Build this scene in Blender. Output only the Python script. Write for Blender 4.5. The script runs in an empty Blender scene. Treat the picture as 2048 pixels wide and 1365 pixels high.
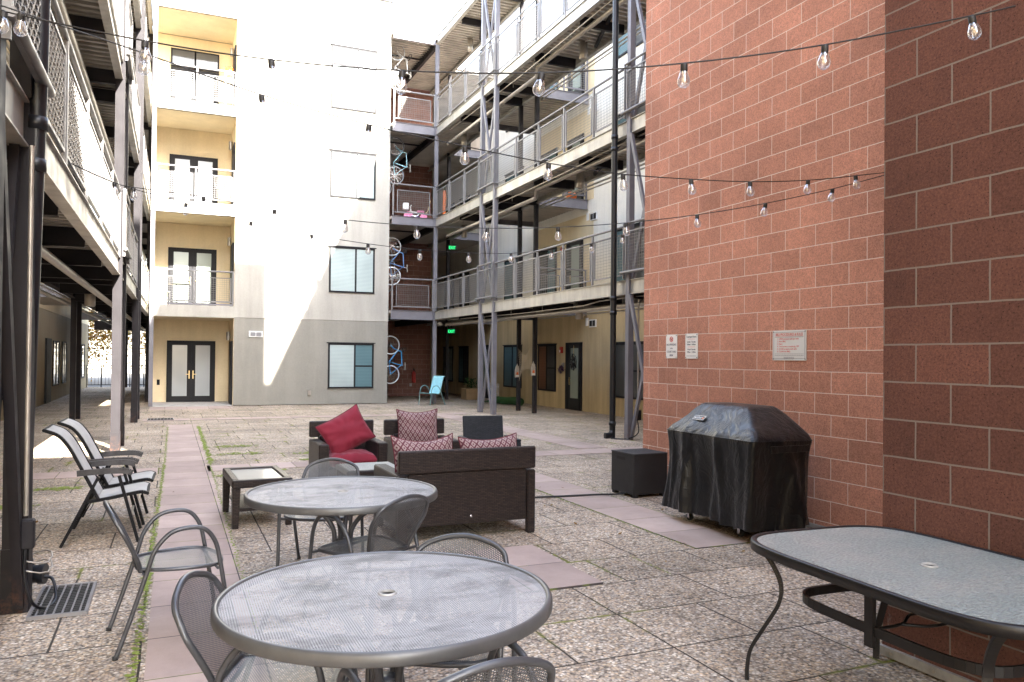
import bpy, math, random
from mathutils import Vector, Matrix, noise
R = math.radians
S = bpy.context.scene
col = S.collection
random.seed(7)

# ---------------------------------------------------------------- camera, sky, sun
cam_d = bpy.data.cameras.new('camera'); cam = bpy.data.objects.new('camera', cam_d); col.objects.link(cam)
yaw, pit, rol = R(23.65), R(.6), R(.55)
f0 = Vector((math.sin(yaw), math.cos(yaw), 0)); r0 = Vector((math.cos(yaw), -math.sin(yaw), 0)); u0 = Vector((0, 0, 1))
fw = f0*math.cos(pit)+u0*math.sin(pit); u1 = u0*math.cos(pit)-f0*math.sin(pit)
rt = r0*math.cos(rol)+u1*math.sin(rol); up = u1*math.cos(rol)-r0*math.sin(rol)
cam.matrix_world = Matrix(((rt.x, up.x, -fw.x, 0), (rt.y, up.y, -fw.y, 0), (rt.z, up.z, -fw.z, 1.62), (0, 0, 0, 1)))
cam_d.sensor_width = 36; cam_d.lens = 1560/2048*36; cam_d.shift_y = 16.8/2048
cam_d.clip_start = .05; cam_d.clip_end = 1000
S.camera = cam

SUN = Vector((.31, -1, .69)).normalized()            # towards the sun
elev = math.asin(SUN.z); azi = math.atan2(SUN.x, SUN.y)
W = bpy.data.worlds.new('World'); S.world = W; W.use_nodes = True
nt = W.node_tree; bg = nt.nodes['Background']
sky = nt.nodes.new('ShaderNodeTexSky'); sky.sky_type = 'NISHITA'; sky.sun_disc = False
sky.sun_elevation = elev; sky.sun_rotation = azi; sky.air_density = 1.0; sky.dust_density = 1.5; sky.ozone_density = 1.0
hs = nt.nodes.new('ShaderNodeHueSaturation'); hs.inputs['Saturation'].default_value = .68; nt.links.new(sky.outputs[0], hs.inputs['Color']); nt.links.new(hs.outputs[0], bg.inputs[0]); bg.inputs[1].default_value = .15
sl = bpy.data.lights.new('sun', 'SUN'); sl.energy = 4.2; sl.angle = R(.53); sl.color = (1, .94, .85)
so = bpy.data.objects.new('sun', sl); col.objects.link(so); so.rotation_euler = SUN.to_track_quat('Z', 'Y').to_euler()
S.view_settings.view_transform = 'Standard'; S.view_settings.look = 'None'
S.view_settings.exposure = 3.9; S.view_settings.gamma = 1
S.cycles.max_bounces = 10; S.cycles.diffuse_bounces = 6; S.cycles.glossy_bounces = 3
S.cycles.transparent_max_bounces = 24; S.cycles.transmission_bounces = 4
S.cycles.caustics_reflective = False; S.cycles.caustics_refractive = False
S.cycles.sample_clamp_indirect = 8; S.cycles.use_denoising = True

# ---------------------------------------------------------------- materials
def srgb(h):
    h = h.lstrip('#'); c = [int(h[i:i+2], 16)/255 for i in (0, 2, 4)]
    return tuple(x/12.92 if x <= .04045 else ((x+.055)/1.055)**2.4 for x in c)
class N:
    def __init__(s, name):
        s.m = bpy.data.materials.new(name); s.m.use_nodes = True; s.t = s.m.node_tree
        s.p = s.t.nodes['Principled BSDF']; s.out = s.t.nodes['Material Output']
    def n(s, typ, ins=None, **kw):
        x = s.t.nodes.new(typ)
        for k, v in kw.items(): setattr(x, k, v)
        for k, v in (ins or {}).items():
            if isinstance(v, bpy.types.NodeSocket): s.t.links.new(v, x.inputs[k])
            else: x.inputs[k].default_value = v
        return x
    def l(s, a, b): s.t.links.new(a, b)
    def math(s, op, a, b=0.0, c=None):
        d = {0: a, 1: b}
        if c is not None: d[2] = c
        return s.n('ShaderNodeMath', d, operation=op).outputs[0]
    def mix(s, f, a, b, bt='MIX'):
        x = s.n('ShaderNodeMix', data_type='RGBA', blend_type=bt)
        for i, v in ((0, f), (6, a), (7, b)):
            if isinstance(v, bpy.types.NodeSocket): s.l(v, x.inputs[i])
            elif i == 0: x.inputs[0].default_value = v
            else: x.inputs[i].default_value = (*v, 1) if len(v) == 3 else v
        return x.outputs[2]
    def ramp(s, f, stops, interp='LINEAR'):
        x = s.n('ShaderNodeValToRGB'); cr = x.color_ramp; cr.interpolation = interp
        while len(cr.elements) < len(stops): cr.elements.new(.5)
        for e, (p, c) in zip(cr.elements, stops): e.position = p; e.color = (*c, 1) if len(c) == 3 else c
        s.l(f, x.inputs[0]); return x.outputs[0]
    def obj(s): return s.n('ShaderNodeTexCoord').outputs['Object']
    def uv(s): return s.n('ShaderNodeTexCoord').outputs['UV']
    def pos(s): return s.n('ShaderNodeNewGeometry').outputs['Position']
    def noise(s, v, sc, det=3, rough=.5): return s.n('ShaderNodeTexNoise', {'Vector': v, 'Scale': sc, 'Detail': det, 'Roughness': rough}).outputs['Fac']
    def mapr(s, v, a, b, c=0.0, d=1.0): return s.n('ShaderNodeMapRange', {0: v, 1: a, 2: b, 3: c, 4: d}).outputs[0]
    def bump(s, h, st=.3, dist=.01, nrm=None):
        d = {'Height': h, 'Strength': st, 'Distance': dist}
        if nrm is not None: d['Normal'] = nrm
        x = s.n('ShaderNodeBump', d); s.l(x.outputs[0], s.p.inputs['Normal']); return x.outputs[0]
    def set(s, **k):
        for a, v in k.items():
            i = s.p.inputs[{'base': 'Base Color', 'rough': 'Roughness', 'metal': 'Metallic', 'spec': 'Specular IOR Level', 'trans': 'Transmission Weight', 'ior': 'IOR', 'alpha': 'Alpha', 'coat': 'Coat Weight', 'sheen': 'Sheen Weight', 'emit': 'Emission Color', 'es': 'Emission Strength', 'coatr': 'Coat Roughness'}[a]]
            if isinstance(v, bpy.types.NodeSocket): s.l(v, i)
            else: i.default_value = (*v, 1) if (isinstance(v, tuple) and len(v) == 3) else v
        return s

def plain(name, c, rough=.5, metal=0., var=.18, sc=3., bump=0., bsc=60., **kw):
    a = N(name); o = a.pos()
    n1 = a.noise(o, sc, 5, .6)
    f = a.mapr(n1, .3, .7, 1-var, 1+var)
    mul = a.n('ShaderNodeVectorMath', {0: c, 1: f}, operation='MULTIPLY'); a.l(f, mul.inputs[1])
    a.set(base=mul.outputs[0], rough=rough, metal=metal, **kw)
    if bump: a.bump(a.noise(o, bsc, 4, .6), bump, .01)
    return a.m

def stucco(name, c, streak=.15):
    a = N(name); o = a.pos()
    st = a.n('ShaderNodeMapping', {0: o, 3: (1.3, 1.3, .12)}).outputs[0]
    s1 = a.mapr(a.noise(st, 1.6, 5, .65), .35, .75, 1+streak*.5, 1-streak*1.3)
    s2 = a.mapr(a.noise(o, .9, 3), .3, .7, .95, 1.05)
    s3 = a.mapr(a.noise(o, 26, 3), .3, .7, .965, 1.035)
    f = a.math('MULTIPLY', a.math('MULTIPLY', s1, s2), s3)
    mul = a.n('ShaderNodeVectorMath', {0: c}, operation='MULTIPLY'); a.l(f, mul.inputs[1])
    a.set(base=mul.outputs[0], rough=.92, spec=.2)
    a.bump(a.math('ADD', a.noise(o, 55, 4, .7), a.math('MULTIPLY', a.noise(o, 9, 2), .8)), .35, .012)
    return a.m

def block(name, c, mort, dark=.75, raked=.3, mort_w=.0055, zo=.0904, yo=.0, efflo=0.):
    a = N(name); u = a.uv()
    v = a.n('ShaderNodeVectorMath', {0: u, 1: (-yo, -zo, 0)}, operation='ADD').outputs[0]
    wob = a.n('ShaderNodeTexNoise', {'Vector': u, 'Scale': 9., 'Detail': 3}).outputs['Color']
    wv = a.n('ShaderNodeVectorMath', {0: wob, 1: (.5, .5, .5)}, operation='SUBTRACT').outputs[0]
    wv = a.n('ShaderNodeVectorMath', {0: wv, 3: .006}, operation='SCALE').outputs[0]
    v2 = a.n('ShaderNodeVectorMath', {0: v, 1: wv}, operation='ADD').outputs[0]
    def brick(vec, mw, sm=.1):
        return a.n('ShaderNodeTexBrick', {'Vector': vec, 'Color1': (0, 0, 0, 1), 'Color2': (1, 1, 1, 1), 'Mortar': (.5, .5, .5, 1), 'Scale': 1., 'Mortar Size': mw, 'Mortar Smooth': sm, 'Bias': 0., 'Brick Width': .4064, 'Row Height': .2032}, offset=.5, squash=1.)
    b = brick(v2, mort_w)
    g = a.pos()
    per = a.mapr(b.outputs['Color'], 0, 1, dark, 1.08)
    big = a.mapr(a.noise(g, .8, 5, .65), .3, .7, .78, 1.16)
    grain = a.mapr(a.noise(g, 75, 4, .8), .36, .62, .66, 1.16)
    fine = a.mapr(a.noise(g, 14, 4, .7), .3, .7, .92, 1.08)
    pit = a.mapr(a.n('ShaderNodeTexVoronoi', {'Vector': g, 'Scale': 52., 'Randomness': 1.}).outputs['Distance'], .08, .22, .3, 1.)
    f = a.math('MULTIPLY', a.math('MULTIPLY', per, big), a.math('MULTIPLY', a.math('MULTIPLY', grain, fine), pit))
    mul = a.n('ShaderNodeVectorMath', {0: c}, operation='MULTIPLY'); a.l(f, mul.inputs[1])
    base = a.mix(b.outputs['Fac'], mul.outputs[0], mort)
    if efflo:
        st = a.n('ShaderNodeMapping', {0: g, 3: (5, 5, .9)}).outputs[0]
        e = a.math('MULTIPLY', a.mapr(a.noise(st, 1.4, 5, .7), .66, .8, 0, efflo), a.mapr(a.noise(g, 60, 3, .8), .35, .6))
        base = a.mix(e, base, (.55, .5, .5))
    a.set(base=base, rough=.93, spec=.25)
    h = a.math('SUBTRACT', a.math('MULTIPLY', a.noise(g, 70, 4, .85), .6), a.math('MULTIPLY', b.outputs['Fac'], raked))
    a.bump(h, .7, .016)
    return a.m

def paving():
    a = N('exposed_aggregate'); g = a.pos()
    vor = a.n('ShaderNodeTexVoronoi', {'Vector': g, 'Scale': 60., 'Randomness': 1.})
    peb = a.ramp(a.n('ShaderNodeSeparateColor', {0: vor.outputs['Color']}).outputs[0],
                 [(0, (.13, .115, .11)), (.18, (.32, .27, .235)), (.4, (.46, .41, .37)), (.58, (.58, .46, .35)), (.74, (.38, .365, .37)), (.9, (.62, .575, .53)), (1, (.76, .73, .70))])
    edge = a.mapr(vor.outputs['Distance'], .3, .7, 1.0, .55)
    mul = a.n('ShaderNodeVectorMath', {0: peb}, operation='MULTIPLY'); a.l(edge, mul.inputs[1])
    big = a.mapr(a.noise(g, .7, 5, .62), .3, .7, .78, 1.16)
    mul2 = a.n('ShaderNodeVectorMath', {0: mul.outputs[0]}, operation='MULTIPLY'); a.l(big, mul2.inputs[1])
    def brick(w, mw, sm, ox=-.13):
        v = a.n('ShaderNodeVectorMath', {0: g, 1: (-ox, 0, 0)}, operation='ADD').outputs[0]
        wb = a.n('ShaderNodeTexNoise', {'Vector': g, 'Scale': 2.2, 'Detail': 2}).outputs['Color']
        wb = a.n('ShaderNodeVectorMath', {0: a.n('ShaderNodeVectorMath', {0: wb, 1: (.5, .5, .5)}, operation='SUBTRACT').outputs[0], 3: .02}, operation='SCALE').outputs[0]
        v = a.n('ShaderNodeVectorMath', {0: v, 1: wb}, operation='ADD').outputs[0]
        return a.n('ShaderNodeTexBrick', {'Vector': v, 'Color1': (.2, .2, .2, 1), 'Color2': (.9, .9, .9, 1), 'Scale': 1., 'Mortar Size': mw, 'Mortar Smooth': sm, 'Brick Width': w, 'Row Height': .61}, offset=.5, offset_frequency=2, squash=.667, squash_frequency=3)
    b = brick(.915, .0075, .3)
    tone = a.mapr(b.outputs['Color'], 0, 1, .78, 1.14)
    mul3 = a.n('ShaderNodeVectorMath', {0: mul2.outputs[0]}, operation='MULTIPLY'); a.l(tone, mul3.inputs[1])
    warm = a.mix(a.mapr(a.noise(g, .45, 3), .35, .65), mul3.outputs[0], mul3.outputs[0])
    bw = brick(.915, .022, .8)
    sel = a.math('MULTIPLY', a.mapr(a.noise(g, .55, 2), .53, .63), a.mapr(a.noise(g, 7, 3), .42, .6))
    mossw = a.math('MULTIPLY', bw.outputs['Fac'], sel)
    bb = brick(.915, .07, 1.)
    sep = a.n('ShaderNodeSeparateXYZ', {0: g})
    far = a.math('MULTIPLY', a.mapr(sep.outputs[1], 8., 12.5), a.mapr(a.noise(g, 2.6, 4, .7), .56, .64))
    moss2 = a.math('MULTIPLY', bb.outputs['Fac'], far)
    moss = a.math('MAXIMUM', mossw, moss2)
    c1 = a.mix(b.outputs['Fac'], warm, (.035, .03, .026))
    mc = a.mix(a.mapr(a.noise(g, 40, 3), .3, .7), (.10, .12, .02), (.25, .28, .05))
    c2 = a.mix(a.math('MINIMUM', a.math('MULTIPLY', moss, 1.3), .92), c1, mc)
    stain = a.mapr(a.noise(g, 1.1, 6, .72), .5, .72, 1, .6)
    c2 = a.n('ShaderNodeVectorMath', {0: c2, 1: (1.06, .975, .835)}, operation='MULTIPLY').outputs[0]
    m4 = a.n('ShaderNodeVectorMath', {0: c2}, operation='MULTIPLY'); a.l(stain, m4.inputs[1])
    a.set(base=m4.outputs[0], rough=.85, spec=.3)
    h = a.math('SUBTRACT', a.math('MULTIPLY', vor.outputs['Distance'], -.5), a.math('MULTIPLY', b.outputs['Fac'], 1.2))
    a.bump(h, .5, .008)
    return a.m

def redpaver():
    a = N('red_concrete_paver'); g = a.pos()
    b = a.n('ShaderNodeTexBrick', {'Vector': a.n('ShaderNodeVectorMath', {0: g, 1: (.13, 0, 0)}, operation='ADD').outputs[0], 'Color1': (0, 0, 0, 1), 'Color2': (1, 1, 1, 1), 'Scale': 1., 'Mortar Size': .0045, 'Mortar Smooth': .1, 'Brick Width': .61, 'Row Height': .61}, offset=0.)
    per = a.mapr(b.outputs['Color'], 0, 1, .84, 1.12)
    f = a.math('MULTIPLY', per, a.mapr(a.noise(g, 1.5, 6, .7), .3, .7, .82, 1.14))
    f = a.math('MULTIPLY', f, a.mapr(a.noise(g, 220, 2), .3, .7, .93, 1.07))
    mul = a.n('ShaderNodeVectorMath', {0: (.40, .31, .27)}, operation='MULTIPLY'); a.l(f, mul.inputs[1])
    wh = a.mix(a.mapr(a.noise(g, 4, 6, .75), .6, .75, 0, .35), mul.outputs[0], (.5, .45, .43))
    jc = a.mix(a.mapr(a.noise(g, 3, 3), .45, .55), (.06, .05, .05), (.13, .16, .03))
    a.set(base=a.mix(b.outputs['Fac'], wh, jc), rough=.9, spec=.25)
    a.bump(a.math('SUBTRACT', a.math('MULTIPLY', a.noise(g, 150, 3), .3), b.outputs['Fac']), .4, .006)
    return a.m

def wicker(name, c, scu=1.):
    a = N(name); u = a.uv()
    b = a.n('ShaderNodeTexBrick', {'Vector': u, 'Color1': (.6, .6, .6, 1), 'Color2': (1.6, 1.5, 1.4, 1), 'Mortar': (.03, .03, .03, 1), 'Scale': scu, 'Mortar Size': .003, 'Mortar Smooth': .7, 'Brick Width': .044, 'Row Height': .0135}, offset=.5)
    mul = a.n('ShaderNodeVectorMath', {0: c, 1: b.outputs['Color']}, operation='MULTIPLY')
    a.set(base=mul.outputs[0], rough=.42, spec=.35)
    a.bump(a.math('MULTIPLY', b.outputs['Fac'], -1.), 1., .012)
    return a.m

def perforated(name, c, pitch=.0075, thr=.35, metal=.55, rough=.42, stain=.4):
    a = N(name); u = a.uv(); sp = a.n('ShaderNodeSeparateXYZ', {0: u}); k = 2*math.pi/pitch
    x = a.math('MULTIPLY', sp.outputs[0], k); y = a.math('MULTIPLY', sp.outputs[1], k*.866)
    xh = a.math('MULTIPLY', x, .5)
    s = a.math('ADD', a.math('COSINE', x), a.math('ADD', a.math('COSINE', a.math('ADD', xh, y)), a.math('COSINE', a.math('SUBTRACT', xh, y))))
    hole = a.mapr(s, thr-.25, thr+.25)
    g = a.pos()
    st = a.mapr(a.noise(a.n('ShaderNodeMapping', {0: g, 3: (1, 1.6, 1)}).outputs[0], 3.2, 6, .7), .47, .66, 1, 1-stain)
    st2 = a.mapr(a.noise(g, 30, 4, .7), .62, .72, 1, 1-stain)
    mul = a.n('ShaderNodeVectorMath', {0: c}, operation='MULTIPLY'); a.l(a.math('MULTIPLY', st, st2), mul.inputs[1])
    a.set(base=mul.outputs[0], rough=rough, metal=metal, alpha=a.math('SUBTRACT', 1., hole))
    return a.m

def glasspane(name, c, slat=0., rough=.06, coat=.6, dark=None):
    a = N(name); u = a.uv(); sp = a.n('ShaderNodeSeparateXYZ', {0: u})
    base = c
    if slat:
        w = a.math('FRACT', a.math('MULTIPLY', sp.outputs[1], 1/slat))
        base = a.mix(a.mapr(w, .0, .35, .75, 0.), c, tuple(x*.45 for x in c))
    mulf = a.mapr(a.noise(a.pos(), .8, 2), .3, .7, .85, 1.12)
    mul = a.n('ShaderNodeVectorMath', {0: base} if not isinstance(base, tuple) else {0: base}, operation='MULTIPLY'); a.l(mulf, mul.inputs[1])
    a.set(base=mul.outputs[0], rough=.5, coat=coat, coatr=rough, spec=.3)
    bn = a.n('ShaderNodeBump', {'Height': a.noise(a.pos(), 1.1, 2), 'Strength': .25, 'Distance': .02}); a.l(bn.outputs[0], a.p.inputs['Coat Normal'])
    return a.m

def ikat():
    a = N('ikat_fabric'); u = a.uv(); sp = a.n('ShaderNodeSeparateXYZ', {0: u})
    nx = a.math('MULTIPLY', a.math('SUBTRACT', a.noise(a.n('ShaderNodeMapping', {0: u, 3: (30, 90, 1)}).outputs[0], 1.5, 3), .5), .012)
    X = a.math('MULTIPLY', a.math('ADD', sp.outputs[0], nx), 1/.062); Y = a.math('MULTIPLY', sp.outputs[1], 1/.092)
    fx = a.math('ABSOLUTE', a.math('SUBTRACT', a.math('FRACT', X), .5)); fy = a.math('ABSOLUTE', a.math('SUBTRACT', a.math('FRACT', Y), .5))
    d = a.math('ADD', fx, fy)                     # .0 centre -> 1 corner, diamonds
    band = a.math('FRACT', a.math('MULTIPLY', d, 2.))
    f = a.mapr(a.math('ABSOLUTE', a.math('SUBTRACT', band, .5)), .2, .28)
    c = a.mix(f, (.27, .20, .19), (.085, .016, .027))
    a.set(base=c, rough=.75, spec=.3, sheen=.2)
    a.bump(a.noise(a.pos(), 400, 2), .15, .003)
    return a.m

def fabric(name, c, rough=.8, br=.15, sc=500):
    a = N(name); g = a.pos()
    f = a.mapr(a.noise(g, 5, 5, .6), .3, .7, .86, 1.12)
    mul = a.n('ShaderNodeVectorMath', {0: c}, operation='MULTIPLY'); a.l(f, mul.inputs[1])
    a.set(base=mul.outputs[0], rough=rough, spec=.35, sheen=.1)
    a.bump(a.math('ADD', a.noise(g, sc, 2), a.math('MULTIPLY', a.noise(g, 18, 4), 2.5)), br, .008)
    if name == 'vinyl_cover':
        wv = a.n('ShaderNodeTexNoise', {'Vector': a.n('ShaderNodeMapping', {0: g, 3: (1, 1, .55)}).outputs[0], 'Scale': 5.5, 'Detail': 5., 'Roughness': .55, 'Distortion': 1.6}).outputs['Fac']
        cr = a.math('ABSOLUTE', a.math('SUBTRACT', wv, .5)); a.bump(a.math('ADD', a.math('MULTIPLY', a.mapr(cr, 0, .09), -1.), a.math('MULTIPLY', a.noise(g, 3, 3), 5.)), .2, .03)
    return a.m

def leafmat(name, stops):
    a = N(name); o = a.n('ShaderNodeNewGeometry').outputs['Random Per Island']
    a.set(base=a.ramp(o, stops), rough=.6, spec=.3)
    tr = a.n('ShaderNodeBsdfTranslucent', {0: a.ramp(o, stops)})
    mx = a.n('ShaderNodeMixShader', {0: .4}); a.l(a.p.outputs[0], mx.inputs[1]); a.l(tr.outputs[0], mx.inputs[2]); a.l(mx.outputs[0], a.out.inputs[0])
    return a.m

def thinglass(name, tint=(.86, .86, .84), f0=.2):
    a = N(name); fr = a.n('ShaderNodeLayerWeight', {0: .35}).outputs['Facing']
    g = a.n('ShaderNodeBsdfGlossy', {0: (1, 1, 1, 1), 1: .05}); t = a.n('ShaderNodeBsdfTransparent', {0: (*tint, 1)})
    mx = a.n('ShaderNodeMixShader', {0: a.mapr(fr, 0, 1, f0, .75)}); a.l(t.outputs[0], mx.inputs[1]); a.l(g.outputs[0], mx.inputs[2]); a.l(mx.outputs[0], a.out.inputs[0])
    return a.m

def steelmat(name, c, rough=.42, rust=.25, spec=.3):
    a = N(name); g = a.pos()
    f = a.mapr(a.noise(g, 2.2, 5, .65), .3, .7, .85, 1.15)
    mul = a.n('ShaderNodeVectorMath', {0: c}, operation='MULTIPLY'); a.l(f, mul.inputs[1])
    sep = a.n('ShaderNodeSeparateXYZ', {0: g})
    low = a.mapr(sep.outputs[2], .0, .3, 1., 0.)
    r = a.math('MULTIPLY', a.math('MULTIPLY', a.mapr(a.noise(g, 14, 5, .75), .48, .66), low), rust*2)
    a.set(base=a.mix(r, mul.outputs[0], (.16, .07, .035)), rough=a.mapr(a.noise(g, 6, 4), .3, .7, rough-.08, rough+.14), spec=spec)
    a.bump(a.noise(g, 35, 3), .06, .01)
    return a.m

def dirtybeam(name, c):
    a = N(name); g = a.pos()
    st = a.n('ShaderNodeMapping', {0: g, 3: (4, 4, .7)}).outputs[0]
    f = a.mapr(a.noise(st, 1.3, 6, .7), .3, .7, .72, 1.2)
    mul = a.n('ShaderNodeVectorMath', {0: c}, operation='MULTIPLY'); a.l(f, mul.inputs[1])
    a.set(base=mul.outputs[0], rough=a.mapr(a.noise(g, 4, 4), .3, .7, .28, .55), metal=.25, spec=.5)
    a.bump(a.noise(g, 3.5, 3), .25, .03)
    return a.m

M = {}
M['pave'] = paving(); M['red'] = redpaver()
M['asphalt'] = plain('asphalt', (.06, .06, .062), .9, var=.2, sc=2)
M['cream'] = stucco('cream_stucco', (.37, .355, .315)); M['rcream'] = stucco('off_white_stucco', (.80, .77, .69), .1); M['grey'] = stucco('warm_grey_stucco', (.255, .243, .21), .1)
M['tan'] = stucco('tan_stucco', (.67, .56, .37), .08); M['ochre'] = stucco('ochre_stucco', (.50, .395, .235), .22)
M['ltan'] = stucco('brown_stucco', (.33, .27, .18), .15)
M['block'] = block('red_block', (.57, .272, .19), (.78, .67, .58), .84, mort_w=.0036, yo=.034, efflo=.25)
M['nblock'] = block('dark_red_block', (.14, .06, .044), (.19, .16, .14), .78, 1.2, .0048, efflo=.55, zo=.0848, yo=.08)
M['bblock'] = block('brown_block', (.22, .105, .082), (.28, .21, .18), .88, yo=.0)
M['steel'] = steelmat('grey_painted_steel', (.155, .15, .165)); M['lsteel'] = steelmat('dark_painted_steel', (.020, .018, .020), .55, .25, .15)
M['beam'] = dirtybeam('weathered_channel', (.36, .34, .30))
M['deck'] = plain('galvanised_deck', (.46, .42, .37), .45, .35, .25, 1.5)
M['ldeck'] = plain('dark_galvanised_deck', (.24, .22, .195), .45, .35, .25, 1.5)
M['conc'] = plain('concrete', (.4, .38, .35), .9, bump=.2)
M['rail'] = steelmat('railing_paint', (.17, .165, .165), .35, .1)
M['wire'] = plain('mesh_wire', (.22, .21, .20), .4, .3, .1)
M['pipe'] = plain('galvanised_pipe', (.33, .30, .26), .38, .5, .2, 4)
M['galv'] = plain('weathered_flashing', (.34, .33, .31), .6, .2, .3, 9)
M['black'] = plain('black_plastic_pipe', (.005, .006, .009), .4, 0, .2, 4)
M['frame'] = plain('dark_window_frame', (.014, .014, .016), .6, 0, .1, spec=.2)
M['wframe'] = plain('white_vinyl', (.72, .72, .7), .5, 0, .05)
M['pblind'] = glasspane('pane_pale_blinds', (.36, .43, .42), .045)
M['pblue'] = glasspane('pane_teal_blinds', (.09, .17, .19), .05)
M['pdark'] = glasspane('pane_dark', (.05, .05, .048), 0, .04, .8)
M['pwood'] = glasspane('pane_wood_blinds', (.16, .075, .04), .055, .08, .4)
M['pdoor'] = glasspane('pane_frosted', (.27, .29, .30), 0, .15, .6)
M['pdoorg'] = glasspane('pane_green', (.24, .28, .24), 0, .1, .5)
M['psky'] = glasspane('pane_sky_mirror', (.25, .28, .3), 0, .02, 1.)
M['brass'] = plain('satin_brass', (.55, .42, .22), .3, .9, .05)
M['chair'] = plain('silver_tube', (.062, .064, .07), .36, .3, .25, 9, bump=.03, bsc=40)
M['cperf'] = perforated('chair_perforated', (.115, .118, .126), .0085, .45, .4)
M['tperf'] = perforated('table_perforated', (.345, .338, .335), .0085, .95, .05, .6, .55)
M['trim'] = plain('table_rim', (.095, .094, .093), .4, .3, .18, 8)
M['gframe'] = plain('bronze_tube', (.006, .005, .005), .45, .1, .2, 6)
M['wick'] = wicker('brown_wicker', (.030, .020, .017)); M['wick2'] = wicker('navy_black_wicker', (.010, .013, .021))
M['redf'] = fabric('red_cushion', (.17, .008, .022)); M['ikat'] = ikat()
M['sling'] = fabric('grey_sling_mesh', (.36, .35, .325), .85, .1, 900); M['slframe'] = plain('charcoal_frame', (.006, .006, .007), .6, spec=.15)
M['wood'] = plain('weathered_arm_wood', (.045, .042, .042), .75, 0, .3, 12, .3, 30)
M['cover'] = fabric('vinyl_cover', (.0052, .0056, .0065), .34, .5, 200)
M['cube'] = plain('black_powder_coat', (.012, .012, .0135), .6, 0, .2, 10, .25, 300)
M['teal'] = fabric('turquoise_sling', (.28, .58, .64), .7, .05); M['tealf'] = plain('green_grey_tube', (.16, .28, .27), .4, .2)
a_ = N('bulb_glass'); fr_ = a_.n('ShaderNodeLayerWeight', {0: .4}).outputs['Facing']
gl_ = a_.n('ShaderNodeBsdfGlossy', {0: (1, 1, 1, 1), 1: .08}); di_ = a_.n('ShaderNodeBsdfTranslucent', {0: (.85, .85, .85, 1)}); tr_ = a_.n('ShaderNodeBsdfTransparent', {0: (.93, .93, .93, 1)})
m1_ = a_.n('ShaderNodeMixShader', {0: .4}); a_.l(gl_.outputs[0], m1_.inputs[1]); a_.l(di_.outputs[0], m1_.inputs[2]); m2_ = a_.n('ShaderNodeMixShader', {0: a_.mapr(fr_, 0, 1, .25, .75)}); a_.l(tr_.outputs[0], m2_.inputs[1]); a_.l(m1_.outputs[0], m2_.inputs[2]); a_.l(m2_.outputs[0], a_.out.inputs[0])
M['bulb'] = a_.m; M['sock'] = plain('black_socket', (.012, .011, .011), .6)
M['fil'] = plain('filament_post', (.55, .42, .28), .5)
M['white'] = plain('white_paint', (.78, .77, .75), .5, 0, .05); M['ink'] = plain('dark_ink', (.05, .06, .1), .6, 0, .05)
M['redink'] = plain('red_ink', (.62, .06, .05), .6, 0, .05)
M['cart'] = plain('black_metal', (.02, .02, .02), .5); M['rubber'] = plain('rubber', (.015, .015, .015), .8)
M['firered'] = plain('fire_red', (.45, .025, .02), .4); M['green'] = plain('artificial_turf', (.02, .07, .015), .95, 0, .4, 20, .6, 200)
M['orange'] = plain('orange_plastic', (.75, .16, .02), .5); M['purple'] = plain('purple_tinsel', (.05, .012, .07), .5, 0, .5, 40)
M['stone'] = plain('foam_tombstone', (.45, .42, .38), .8, 0, .3, 30); M['net'] = plain('cheesecloth', (.42, .36, .28), .9)
M['bark'] = plain('bark', (.10, .075, .055), .95, 0, .3, 6, .6, 20)
M['leafy'] = leafmat('autumn_leaves', [(0, (.13, .05, .004)), (.35, (.20, .09, .006)), (.7, (.23, .13, .012)), (.88, (.07, .09, .012)), (1, (.25, .17, .03))])
M['bikeb'] = plain('blue_bike_paint', (.06, .28, .55), .25); M['bikew'] = plain('white_bike_paint', (.75, .75, .75), .3)
M['biket'] = plain('cyan_bike_paint', (.28, .52, .60), .25); M['bikep'] = plain('violet_bike_paint', (.14, .27, .52), .25); M['bikes'] = plain('silver_bike_paint', (.4, .42, .45), .3, .5)
M['chrome'] = plain('bright_metal', (.6, .6, .6), .25, .9, .05); M['tyre'] = plain('tyre_rubber', (.16, .165, .18), .7); M['tyreg'] = plain('grey_tyre', (.55, .56, .58), .6)
M['pink'] = plain('pink_plastic', (.75, .25, .42), .5, 0, .3, 20); M['cardb'] = plain('cardboard', (.35, .24, .13), .9)
def emis(name, c, st):
    a = N(name); a.set(base=c, emit=c, es=st, rough=.5); return a.m
M['exit'] = emis('exit_green', (.02, .75, .2), .22)
def glasstop():
    a = N('textured_table_glass'); g = a.pos()
    v = a.n('ShaderNodeTexVoronoi', {'Vector': a.n('ShaderNodeMapping', {0: g, 3: (1., 1.8, 1)}).outputs[0], 'Scale': 58., 'Smoothness': 1.}, feature='SMOOTH_F1')
    dust = a.mapr(a.noise(g, 3, 6, .7), .45, .7, .0, 1.)
    spk = a.mapr(a.noise(g, 170, 2), .70, .76)
    c = a.mix(dust, (.23, .25, .235), (.30, .29, .265)); c = a.mix(spk, c, (.6, .58, .58))
    ring = a.mapr(v.outputs['Distance'], .1, .6, .7, 1.2)
    mul = a.n('ShaderNodeVectorMath', {0: c}, operation='MULTIPLY'); a.l(ring, mul.inputs[1])
    a.set(base=mul.outputs[0], rough=.33, spec=.6)
    a.bump(v.outputs['Distance'], .9, .01); return a.m
M['gtop'] = glasstop(); M['gdark'] = glasspane('table_inset_glass', (.20, .205, .19), 0, .08, .5)

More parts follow.
